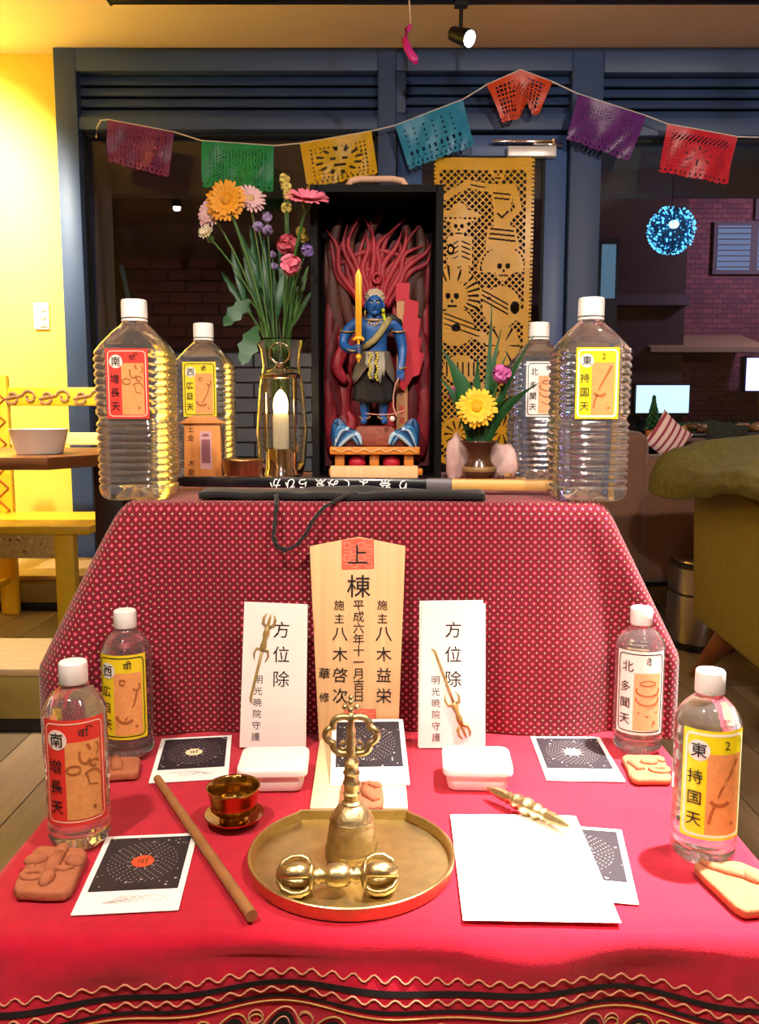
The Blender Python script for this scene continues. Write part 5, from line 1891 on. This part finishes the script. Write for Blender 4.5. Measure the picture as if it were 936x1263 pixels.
# ---- black shrine case
CX = -.005
cs = thing('shrine_case', 'tall black open fronted carrying case around the blue statue', 'case', (CX, 1.672, UZ))
M_case = mat('case_black', '0a0809', .75, var=.15, spec=.15)
wC, hC, dC, tC = .119, .532, .072, .009
obj('side_wall', G().b2(-wC, -wC + tC, -dC, dC, 0, hC), M_case, cs, bevel=.001)
obj('side_wall', G().b2(wC - tC, wC, -dC, dC, 0, hC), M_case, cs, bevel=.001)
obj('top_wall', G().b2(-wC + tC, wC - tC, -dC, dC, hC - tC, hC), M_case, cs)
obj('bottom_wall', G().b2(-wC + tC, wC - tC, -dC, dC, 0, .006), M_case, cs)
obj('back_wall', G().b2(-wC + tC, wC - tC, dC - .006, dC, .006, hC - tC), M_case, cs)
obj('front_edge', G().b2(-wC - .002, -wC + tC + .002, -dC - .003, -dC, 0, hC + .002).b2(wC - tC - .002, wC + .002, -dC - .003, -dC, 0, hC + .002).b2(-wC + tC, wC - tC, -dC - .003, -dC, hC - tC - .002, hC + .002), mat('case_edge', '0c0a09', .7, spec=.2), cs)
obj('carry_handle', G().tube([(-.058, 0, hC), (-.056, 0, hC + .016), (-.048, 0, hC + .027), (-.03, 0, hC + .030), (.03, 0, hC + .030), (.048, 0, hC + .027), (.056, 0, hC + .016), (.058, 0, hC)], .0065, 10, flat=1), mat('handle_tan', 'd8a888', .5), cs, smooth=True)

# ---- flame halo
fl = thing('flame_halo', 'carved dark red wooden flame halo behind the blue statue', 'carving', (CX, 1.715, UZ + .006))
M_fl = [mat('flame_red_%d' % i, c, .55, var=.2, vscale=40, bump=.3) for i, c in enumerate(('7c1420', '6a1018', '8c1c26', '4c2418'))]
M_flh = mat('flame_bright', '981a26', .55, var=.15, vscale=50)
rf = random.Random(12)
def flame(pts, wd, m, name='flame', flat=.45):
    dense = []
    P = [Vector((p[0], p[1], p[2])) for p in pts]
    n = 14
    for i in range(n + 1):
        t = i / n * (len(P) - 1)
        k = min(int(t), len(P) - 2)
        q = t - k
        p0, p1, p2, p3 = P[max(k - 1, 0)], P[k], P[k + 1], P[min(k + 2, len(P) - 1)]
        dense.append(.5 * ((2 * p1) + (p2 - p0) * q + (2 * p0 - 5 * p1 + 4 * p2 - p3) * q * q + (3 * p1 - p0 - 3 * p2 + p3) * q ** 3))
    rr_ = [wd * (math.sin(PI * min(1, .12 + .88 * (i / n))) ** .8 * .95 + .04) for i in range(n + 1)]
    rr_[-1] = wd * .03
    def inside(p):      # the halo is carved to fit between the case walls
        ax = abs(p.x)
        if ax > .084:
            ax = .084 + .023 * math.tanh((ax - .084) / .023)
        return (math.copysign(ax, p.x), p.y, p.z)
    return obj(name, G().tube(dense, rr_, 10, flat=flat, up=(0, 1, 0)).map(inside), m, fl, smooth=True)
# big side tongues (x, z from the case floor)
big = [(-.085, .03, -.10, .12, -.085, .22, .022), (-.07, .10, -.098, .20, -.075, .31, .020), (-.09, .16, -.098, .27, -.092, .37, .016), (-.06, .20, -.09, .34, -.078, .47, .018),
       (-.05, .28, -.07, .38, -.045, .46, .014), (.085, .03, .10, .12, .088, .22, .022), (.07, .10, .10, .20, .080, .30, .020), (.09, .16, .100, .27, .098, .38, .016),
       (.06, .22, .085, .34, .068, .44, .017), (.05, .28, .07, .39, .055, .47, .014), (-.04, .05, -.075, .13, -.05, .21, .020), (.045, .05, .075, .13, .055, .22, .020),
       (-.02, .05, -.03, .13, -.012, .22, .022), (.02, .05, .035, .13, .022, .24, .022), (-.075, .02, -.06, .07, -.08, .13, .018), (.08, .02, .06, .07, .085, .14, .018),
       (-.035, .17, -.05, .24, -.03, .32, .016), (.038, .17, .05, .24, .032, .33, .016), (-.095, .07, -.102, .15, -.1, .21, .014), (.097, .07, .102, .15, .1, .21, .014)]
for i, (x0, z0, x1, z1, x2, z2, wd) in enumerate(big):
    y = rf.uniform(-.006, .010)
    flame([(x0, y, z0), (x1 + rf.uniform(-.004, .004), y - .008, z1), (x2, y - .004, z2)], wd, M_fl[3] if i in (3, 4, 8, 9) else rf.choice(M_fl[:3]))
for (x0, z0, x1, z1, x2, z2, wd) in ((-.055, .33, -.088, .42, -.07, .50, .015), (-.035, .36, -.055, .44, -.028, .505, .012), (.055, .33, .088, .42, .078, .49, .015), (.035, .36, .06, .44, .05, .50, .012), (-.09, .30, -.104, .38, -.10, .46, .012), (.09, .30, .105, .38, .1, .46, .012), (.0, .38, -.02, .45, .012, .505, .012)):
    flame([(x0, .004, z0), (x1, -.004, z1), (x2, 0, z2)], wd, M_fl[rf.choice((1, 3, 3))])
# fan of thin wavy strands over the head
for i in range(21):
    a = lerp(-.66, .58, i / 20)
    r0, r1 = .045, .200 + .02 * math.sin(i * 1.7)
    cx0, cz0 = -.002, .285
    pts = []
    for q in range(5):
        rr_ = lerp(r0, r1, q / 4)
        aa = a + .07 * math.sin(q * 2.2 + i) * (q / 4 + .2) + .12 * (q / 4) ** 2
        pts.append((cx0 + rr_ * math.sin(aa) * .95, -.012 - .004 * (i % 2), cz0 + rr_ * math.cos(aa) * .98))
    flame(pts, .0060, M_flh if i % 2 else M_fl[2], 'flame_strand', .6)
for k in range(3):
    rad = .075 + k * .035
    flame([(rad * math.sin(a) * .9, -.013, .285 + rad * math.cos(a)) for a in (-.62, -.3, 0, .3, .62)], .0055, M_fl[2], 'flame_strand', .6)
obj('round_jewel', G().tube([(.008 * math.cos(a), -.022, .377 + .009 * math.sin(a)) for a in [2 * PI * i / 18 for i in range(18)]], .0035, 8, closed=True, up=(0, 1, 0)), M_flh, fl, smooth=True)
for x, z in ((-.072, .208), (-.055, .062), (.03, .10)):
    flame([(x + .012, -.022, z - .03), (x - .008, -.026, z), (x + .006, -.024, z + .035), (x - .004, -.022, z + .06)], .013, M_flh)
obj('backing', G().prism([(-.105, .01), (.105, .01), (.107, .2), (.085, .36), (.05, .45), (0, .47), (-.06, .44), (-.09, .34), (-.107, .2)], 0, .004, T(0, .020, 0) @ RX), M_fl[1], fl)

# ---- pedestal: pale block, orange stand with cushions, wave base
M_or = mat('orange_lacquer', 'c87828', .4, var=.12, vscale=30)
bk = tag(obj('pale_wood_block', G().b2(-.082, .080, -.012, .012, 0, .026), M_wood, None, bevel=.001), 'pale wooden block lying before the orange statue stand', 'block')
bk.location = (CX - .004, 1.585, UZ)
stn = thing('statue_stand', 'orange lacquered stand with red cushions under the statue', 'stand', (CX - .003, 1.645, UZ + .006))
obj('lower_board', G().b2(-.088, .090, -.030, .030, 0, .012), M_or, stn, bevel=.001)
for x in (-.068, -.002, .064):
    obj('post', G().b2(x - .009, x + .009, -.022, -.006, .012, .040), M_or, stn, bevel=.001)
    obj('post', G().b2(x - .009, x + .009, .010, .024, .012, .040), M_or, stn, bevel=.001)
for x in (-.035, .031):
    obj('cushion', G().ball((x, -.010, .0235), (.017, .014, .0125)), mat('red_cushion', 'b0142c', .6), stn, smooth=True)
ubd = obj('upper_board', G().b2(-.086, .084, -.034, .034, .040, .054), M_or, stn, bevel=.001)
obj('carved_wave_line', G().tube([(x / 1000, -.035, .047 + .0028 * math.sin(x * .22)) for x in range(-82, 81, 3)], .0012, 5), mat('carved_gold', 'e0b070', .4), ubd, smooth=True)
wvb = thing('wave_base', 'carved blue sea wave rock under the statue feet', 'carving', (CX - .003, 1.648, UZ + .060))
obj('rock', G().prism([(-.062, 0), (.062, 0), (.046, .022), (.034, .040), (-.034, .040), (-.046, .022)], -.026, .020, RX), mat('rock_brown', '7a3420', .6, var=.3, vscale=60, bump=.8, bscale=120), wvb, bevel=.006)
M_wv = [mat('wave_blue_%d' % i, c, .4, var=.15, vscale=60) for i, c in enumerate(('17406e', '2c6a98', '9fb8c8', '123052'))]
for s in (-1, 1):
    for k in range(7):
        off = k * .0062
        pts = bez((s * (.080 - off * .3), -.024 - .001 * k, .0), (s * (.078 - off), -.028, .040 - off * .2), (s * (.070 - off), -.030, .060 - off * .8), (s * (.034 - off * .2), -.030, .004), 12)
        if k == 0:
            pts = bez((s * .079, -.022, .0), (s * .079, -.024, .03), (s * .077, -.024, .045), (s * .073, -.024, .052), 12)
        obj('wave', G().tube(pts, [.0030 + .0036 * math.sin(PI * i / 12) for i in range(13)], 8), M_wv[k % 4], wvb, smooth=True)
    obj('wave_crest', G().prism([(s * .080, 0), (s * .080, .050), (s * .070, .055), (s * .058, .044), (s * .047, .020), (s * .036, 0)][::s], -.020, .018, RX), M_wv[0], wvb, bevel=.003)

# ---- the blue statue
SX, SY, SZ = -.010, 1.640, UZ + .101
stt = thing('guardian_statue', 'blue skinned guardian statue with golden sword before the flames', 'statue', (SX, SY, SZ))
M_bs = mat('statue_blue', '1d4f8e', .42, var=.12, vscale=50)
def skin_mesh(nodes, edges, name, m, parent, sub=2):
    me = bpy.data.meshes.new(name)
    me.from_pydata([n[0] for n in nodes], edges, [])
    o = bpy.data.objects.new(name, me)
    COL.objects.link(o)
    md = o.modifiers.new('skin', 'SKIN')
    md.use_smooth_shade = True
    for i, n in enumerate(nodes):
        me.skin_vertices[0].data[i].radius = n[1] if isinstance(n[1], tuple) else (n[1], n[1])
        me.skin_vertices[0].data[i].use_root = (i == 0)
    ss = o.modifiers.new('sub', 'SUBSURF')
    ss.levels = ss.render_levels = sub
    bpy.context.view_layer.update()
    nm = bpy.data.meshes.new_from_object(o.evaluated_get(bpy.context.evaluated_depsgraph_get()))
    bpy.data.objects.remove(o)
    nm.name = name
    nm.materials.clear()
    nm.materials.append(m)
    for p in nm.polygons:
        p.use_smooth = True
    q = bpy.data.objects.new(name, nm)
    COL.objects.link(q)
    q.parent = parent
    return q
N_ = [((0, 0, .118), (.024, .018)), ((0, 0, .150), (.024, .017)), ((0, -.001, .180), (.029, .019)), ((0, 0, .196), (.022, .014)), ((.0005, -.003, .208), .011), ((.001, -.006, .222), (.0175, .0185)), ((.001, -.006, .238), (.0165, .0175)),
      # right arm (holds the sword)
      ((-.036, 0, .192), .0135), ((-.055, .0, .170), .0115), ((-.060, -.004, .150), .0095), ((-.045, -.024, .140), .0080), ((-.031, -.032, .142), .0075),
      # left arm
      ((.038, 0, .192), .0135), ((.050, .002, .165), .0115), ((.054, 0, .142), .0095), ((.052, -.010, .118), .0078), ((.050, -.014, .104), .0072),
      # legs
      ((-.016, 0, .095), .0155), ((-.018, -.002, .060), .0115), ((-.018, 0, .030), .0100), ((-.018, .001, .010), .0068), ((-.021, -.016, .006), .0070),
      ((.016, 0, .095), .0155), ((.017, -.002, .060), .0115), ((.017, 0, .030), .0100), ((.017, .001, .010), .0068), ((.021, -.016, .006), .0070)]
E_ = [(0, 1), (1, 2), (2, 3), (3, 4), (4, 5), (5, 6), (2, 7), (7, 8), (8, 9), (9, 10), (10, 11), (2, 12), (12, 13), (13, 14), (14, 15), (15, 16),
      (0, 17), (17, 18), (18, 19), (19, 20), (20, 21), (0, 22), (22, 23), (23, 24), (24, 25), (25, 26)]
# fingers: right hand closes on the hilt, left hand hangs and holds the rope
for k in range(4):
    z = .1475 - k * .0042
    b = len(N_)
    N_ += [((-.026, -.036, z), .0021), ((-.0255, -.0425, z), .0020), ((-.0315, -.0445, z), .0018)]
    E_ += [(11, b), (b, b + 1), (b + 1, b + 2)]
b = len(N_)
N_ += [((-.034, -.040, .146), .0022), ((-.031, -.045, .150), .0018)]
E_ += [(11, b), (b, b + 1)]
for k in range(4):
    b = len(N_)
    x = .0555 - k * .0038
    N_ += [((x, -.018, .096), .0021), ((x - .0005, -.021, .0885 - .001 * (k in (1, 2))), .0019), ((x - .001, -.018, .084), .0016)]
    E_ += [(16, b), (b, b + 1), (b + 1, b + 2)]
b = len(N_)
N_ += [((.044, -.019, .100), .0022), ((.0425, -.023, .094), .0018)]
E_ += [(16, b), (b, b + 1)]
skin_mesh(N_, E_, 'body', M_bs, stt)
# face
M_bd = mat('statue_blue_dark', '102c58', .5)
hx, hy, hz = .001, -.0245, .226
fc = obj('face', G().ball((hx, -.010, .223), (.0165, .0162, .0205)).ball((hx, -.0265, .2215), (.0032, .0034, .0055)).ball((hx, -.0225, .2085), (.008, .005, .005)), M_bs, stt, smooth=True)
for s in (-1, 1):
    obj('eye', G().ball((hx + s * .0065, -.0248, .2265), (.0028, .0016, .0015)), mat('eye_white', 'e8e0c8', .4), fc, smooth=True)
    obj('pupil', G().ball((hx + s * .0064, -.0262, .2265), (.0011, .0006, .0011)), M_black, fc, smooth=True)
    obj('eyebrow', G().tube([(hx + s * .0025, -.0265, .2285), (hx + s * .007, -.0258, .2315), (hx + s * .0115, -.0225, .2325)], [.0012, .0018, .0008], 6), M_bd, fc, smooth=True)
    obj('ear', G().ball((hx + s * .0168, -.008, .222), (.0028, .005, .009)), M_bs, fc, smooth=True)
    obj('ear_pendant', G().tube([(hx + s * .0178, -.010, .214), (hx + s * .0185, -.012, .205)], .0016, 6), mat('pendant_gold', 'd0b848', .4, .4), fc, smooth=True)
obj('mouth', G().tube([(hx - .006, -.0255, .2135), (hx, -.0275, .2125), (hx + .006, -.0255, .214)], [.0008, .0014, .0008], 6), M_bd, fc, smooth=True)
hr = G()
M_hair = mat('statue_hair', 'b4a48c', .7, var=.25, vscale=90, bump=.5)
hr.ball((hx, -.001, .2350), (.0182, .0170, .0185))
for i in range(70):
    zz = .15 + .85 * (i + .5) / 70
    ph = i * 2.4
    q = math.sqrt(1 - zz * zz)
    if zz > .35 or math.sin(ph) > -.2:
        hr.ball((hx + .0180 * q * math.cos(ph), -.001 + .0170 * q * math.sin(ph), .2350 + .0182 * zz), .0026, n=6)
obj('hair', hr, M_hair, stt, smooth=True)
brd = [(hx + .017 - .002 * math.sin(i), -.016 - .001 * math.cos(i), .216 - i * .0042) for i in range(8)]
obj('hair_braid', G().tube(brd, [.0028, .0034] * 4, 7), mat('braid_yellow', 'b8c020', .5), stt, smooth=True)
# clothing and jewels
M_gld = mat('statue_gold', 'c0944a', .4, .5, var=.2)
def ringz(cx, cy, z, rx, ry, r, n=26):
    return G().tube([(cx + rx * math.cos(2 * PI * i / n), cy + ry * math.sin(2 * PI * i / n), z + (-.004 * (1 if math.sin(2 * PI * i / n) < 0 else 0) * -math.sin(2 * PI * i / n))) for i in range(n)], r, 6, closed=True)
nk = obj('necklace', ringz(0, -.003, .199, .019, .0165, .0018), M_gld, stt, smooth=True)
for i in range(5):
    x = -.010 + i * .005
    obj('necklace_pendant', G().ball((x, -.0215, .190 - .002 * (2 - abs(i - 2))), (.0015, .0012, .0035), n=8), M_gld, nk, smooth=True)
for x, y, z, r in ((-.049, 0, .178, .0145), (.0455, .001, .178, .0142), (-.040, -.028, .1415, .0092), (.0512, -.012, .110, .0088), (-.018, 0, .016, .0100), (.017, 0, .016, .0100)):
    obj('bracelet', ringz(x, y, z, r, r, .0014, 18), M_gld, stt, smooth=True)
def skirt(u, v):
    a = 2 * PI * u
    f = 1 + .06 * math.sin(a * 9) * v
    rx, ry = lerp(.027, .040, v ** .8) * f, lerp(.021, .027, v ** .8) * f
    return (rx * math.cos(a), ry * math.sin(a) - .001, .128 - .080 * v - .006 * v * abs(math.sin(a)))
obj('skirt', G().sheet(skirt, 54, 12), mat('skirt_dark', '110c0a', .85, var=.3, vscale=60), stt, smooth=True, solid=.002)
def apron(u, v):
    a = lerp(-PI * .98, -PI * .02, u)
    zz = .138 - v * (.030 + .018 * abs(math.cos(a)) + .012 * math.sin(u * 9))
    r = lerp(1.0, 1.5, v)
    return (.028 * r * math.cos(a), .0225 * (1 + .45 * v) * math.sin(a) - .003, zz)
obj('waist_cloth', G().sheet(apron, 40, 8), mat('waist_grey', '5a5042', .7, var=.2), stt, smooth=True, solid=.002)
tails = G()
for x, L, w_ in ((-.004, .052, .006), (.009, .058, .006), (-.012, .030, .005), (.016, .046, .004)):
    tails.tube([(x, -.030, .136), (x + .001, -.034, .118), (x - .001 + .002 * (x > 0), -.037, .136 - L * .7), (x + .002, -.036, .136 - L)], [w_ * .7, w_, w_ * .9, w_ * .3], 8, flat=.4, up=(0, 1, 0))
obj('sash_tail', tails, mat('sash_silver', '8a8474', .6, var=.2), stt, smooth=True)
tass = G()
for x, L in ((-.008, .05), (.005, .054)):
    for i in range(11):
        tass.ball((x + .002 * math.sin(i * 1.3), -.0385, .133 - i * L / 11), .0026, n=6)
obj('yellow_tassel', tass, mat('tassel_yellow', 'c0b040', .5, var=.2), stt, smooth=True)
sash = [(.030, -.010, .200), (.022, -.020, .188), (.012, -.024, .172), (.000, -.025, .158), (-.014, -.025, .148), (-.026, -.018, .142)]
obj('shoulder_sash', G().tube(sash, [.006, .0065, .0065, .0065, .006, .005], 8, flat=.5, up=(0, 1, 0)), mat('sash_olive', '8a7c48', .6, var=.3, vscale=80), stt, smooth=True)
obj('shoulder_wrap', G().tube([(.020, .004, .206), (.034, -.004, .202), (.046, -.002, .194), (.050, .004, .186)], [.006, .009, .009, .005], 8, flat=.7), mat('wrap_black', '1a1a14', .6, var=.5, vscale=120), stt, smooth=True)
# golden sword
M_sg = mat('sword_gold', 'e0a020', .35, .25, var=.08)
bx, by = -.0285, -.0415
bld = obj('sword_blade', G().prism([(-.0055, .163), (.0055, .163), (.0062, .272), (.0, .286), (-.0062, .272)], -.0018, .0018, T(bx, by, 0) @ RX), M_sg, stt, bevel=.0006)
obj('sword_ridge', G().tube([(bx, by - .002, .163), (bx, by - .002, .276)], .0010, 6), M_sg, bld)
obj('sword_guard', G().ball((bx, by, .160), (.010, .004, .005)).ball((bx - .008, by, .158), .0036).ball((bx + .008, by, .158), .0036), M_sg, stt, smooth=True)
obj('sword_hilt', G().lathe([(.0028, .130), (.0028, .158)], 10, T(bx, by, 0)).ball((bx, by, .126), (.006, .004, .0055)).ball((bx, by, .119), (.0025, .0025, .004)), M_sg, stt, smooth=True)
# rope with white knob
rp = [(.046, -.022, .088), (.040, -.026, .075), (.036, -.028, .055), (.036, -.030, .035), (.040, -.032, .022), (.046, -.030, .012)]
obj('rope', G().tube(rp, .0015, 6).tube([(.040, -.032, .022), (.026, -.034, .020), (.006, -.034, .020), (-.016, -.030, .022)], .0011, 6).tube([(.04, -.032, .022), (.056, -.03, .028)], .0013, 6), mat('rope_pink', 'c88a78', .7), stt, smooth=True)
obj('rope_knob', G().ball((.034, -.034, .012), (.0055, .005, .0055)), mat('knob_pearl', 'e8c8c4', .4), stt, smooth=True)

# ---- wand with red folded paper
wd_ = thing('paper_wand', 'wooden wand with red zigzag paper streamers leaning beside the statue', 'wand', (.044, 1.676, UZ + .0595), 0)
M_stake = mat('wand_wood', 'b07c50', .6, var=.15, vscale=10, stretch=(12, 1, 1))
obj('wand_stick', G().b2(-.011, .011, 0, .005, .0, .30), M_stake, wd_, bevel=.0006)
M_rp = mat('red_paper', 'b01428', .6, var=.05)
fold = [[(-.013, .278), (.013, .280), (.014, .312), (-.012, .312)], [(.002, .230), (.029, .240), (.032, .276), (.005, .284)], [(-.003, .196), (.032, .212), (.036, .244), (.002, .252)],
        [(-.003, .156), (.033, .172), (.0385, .208), (-.002, .224)], [(-.004, .124), (.033, .138), (.0434, .178), (-.002, .190)], [(-.008, .116), (.004, .106), (.0434, .172), (.029, .186)]]
for i, q in enumerate(fold):
    tl = R(5 if i % 2 else -5)
    obj('paper_fold', G().prism(q, -.0006, .0006, T(0, -.002 - .0018 * i, 0) @ RX).map(lambda p, tl=tl: (p.x, p.y + (p.x - .015) * math.tan(tl), p.z)), M_rp, wd_)
obj('seal_print', G().flat([(-.005, .062), (.005, .062), (.005, .078), (-.005, .078)], .0004, RX).flat([(-.005, .044), (.005, .044), (.005, .056), (-.005, .056)], .0004, RX), mat('wand_seal', 'b0483c', .7), wd_)

# ---- brown vase with the low arrangement
RVX, RVY = .176, 1.505
rv = thing('brown_vase', 'small brown glazed vase with waist holding the low arrangement', 'vase', (RVX, RVY, UZ))
obj('vase_body', G().lathe([(.024, 0), (.026, .003), (.022, .008), (.026, .013), (.0305, .022), (.028, .032), (.022, .040), (.021, .050), (.026, .064), (.033, .073), (.0345, .0755), (.032, .076), (.024, .064), (.018, .050), (.0005, .046)], 40), mat('brown_glaze', '4a2c1a', .25, var=.25, vscale=20, coat=.4), rv, smooth=True)
obj('vase_band', G().lathe([(.0285, .031), (.0300, .030), (.0312, .026), (.0305, .0225)], 40, cap=False), mat('band_glaze', '8a6a40', .3, var=.2), rv, smooth=True)
GR = 'cut flowers in the brown vase'
MOUTH[GR] = ((RVX, RVY), UZ + .074, .017)
RF = (RVX, RVY, UZ + .05)
gerbera('bright yellow gerbera low in the brown vase', RF, (.166, 1.470, .832), (-.05, -1, .25), .036, 'lemon', 'd8a018', .0028, (0, 0, .01), GR, n=20)
blob_flower('carnation', 'magenta carnation above the low yellow gerbera', (RVX + .005, RVY + .004, UZ + .05), [(.207, 1.460, .890)], 'magenta', .020, (0, 0, .02), GR)
blob_flower('carnation', 'dull purple carnation behind the low yellow gerbera', (RVX - .006, RVY + .006, UZ + .05), [(.138, 1.545, .858)], 'magenta', .017, (0, 0, .02), GR)
def blade_leaf(label, ft, tip, wd, bow, m=M_leafdk):
    t = flower_root('blade_leaf', label, 'leaf', ft, GR)
    tp = rel(tip, ft)
    path = routed(ft, tip, GR, 12)
    n = len(path)
    sv = Vector(tp).cross(Vector((0, -1, 0))).normalized()
    v, f = [], []
    for i, p in enumerate(path):
        q = i / (n - 1)
        ww = wd * (.25 + 1.9 * q * (1 - q) * 2) * (1 - q ** 5) if q > .25 else wd * lerp(.25, .96, max(0, q - .1) / .15)
        p = Vector(p)
        v += [p - sv * ww + Vector((0, -.003, 0)), p, p + sv * ww + Vector((0, -.003, 0))]
    for i in range(n - 1):
        for s in range(2):
            f.append((i * 3 + s, i * 3 + s + 1, i * 3 + s + 4, i * 3 + s + 3))
    obj('leaf', G().add(v, f), m, t, smooth=True, solid=.0008)
    obj('midrib', G().tube(path, [.0009] * (n - 1) + [.0003], 5), M_leaf, t)
    return t
for i, (ft, tip, wd, bow, lab) in enumerate((
        ((0, 0), (.196, 1.52, 1.015), .0045, (0, 0, 0), 'thin upright grass blade, tallest of the low arrangement'),
        ((.006, 0), (.214, 1.525, .970), .0075, (.004, 0, 0), 'broad upright dark blade beside the tallest grass blade'),
        ((.01, -.01), (.262, 1.47, .955), .0055, (-.01, 0, -.01), 'long blade leaning across the large white 北 bottle'),
        ((.008, -.014), (.268, 1.45, .875), .0075, (.012, 0, -.02), 'low arching blade over the large white 北 bottle'),
        ((-.01, 0), (.108, 1.50, .935), .016, (.0, 0, .02), 'wide striped leaf leaning towards the black case'),
        ((-.006, .01), (.106, 1.515, .885), .011, (0, 0, .02), 'second wide leaf below the striped leaf'),
        ((-.004, .0), (.172, 1.515, .925), .009, (0, 0, 0), 'upright short leaf behind the low yellow gerbera'),
        ((.012, -.004), (.226, 1.525, .930), .009, (.0, 0, 0), 'upright short leaf behind the magenta carnation'),
        ((.002, -.018), (.226, 1.435, .856), .008, (0, 0, 0), 'front dark leaf crossing the low yellow gerbera'),
        ((-.006, -.014), (.150, 1.475, .835), .007, (0, 0, 0), 'short leaf under the low yellow gerbera'))):
    blade_leaf(lab, (RVX + ft[0] * .5, RVY + ft[1] * .5, UZ + .050), tip, wd, bow)
# pale pink lumps beside the vase
M_quartz = mat('pale_pink_stone', 'dab4ac', .5, var=.2, vscale=30, bump=.5, bscale=60, sss=.1)
def lump(label, loc, s, seed):
    g = G().ball((0, 0, 0), (1, 1, 1), n=20)
    g.map(lambda p: p * (1 + .22 * noise.noise(p * 1.7 + Vector((seed, 0, 0))) + .10 * noise.noise(p * 4 + Vector((0, seed, 0)))))
    g.map(lambda p: (p.x * s[0], p.y * s[1], max(p.z * s[2], -s[2] * .92) + s[2] * .92))
    o = obj('stone_lump', g, M_quartz, None, smooth=True)
    o.location = loc
    return tag(o, label, 'stone', 'pale pink stones by the brown vase')
lump('tall pale pink stone between the brown vase and the black case', (.140, 1.555, UZ), (.020, .018, .044), 1)
lump('round pale pink stone between the brown vase and the white 北 bottle', (.224, 1.535, UZ), (.026, .018, .036), 5)
# prayer beads heap
pb = thing('prayer_beads', 'heap of brown prayer beads beside the brown vase', 'beads', (.225, 1.475, UZ))
rb_ = random.Random(3)
Mb = [mat('bead_%d' % i, c, .35, var=.2) for i, c in enumerate(('7a4a28', 'a8743c', '5a3018', 'c89a68'))]
for i in range(54):
    a = i * .62
    r = .010 + .016 * ((i * 7) % 10) / 10
    z = .005 + .019 * max(0, 1 - r / .028) * ((i * 3) % 5) / 4
    obj('bead', G().ball((r * 1.25 * math.cos(a), r * .7 * math.sin(a), z), .0048, n=8), Mb[i % 4], pb, smooth=True)
obj('bead_cord', G().tube([(.010 + .013 * math.cos(i * .62), .009 * math.sin(i * .62), .006 + .004 * math.sin(i)) for i in range(20)], .0012, 5), mat('cord_tan', 'b08a60', .7), pb, smooth=True)
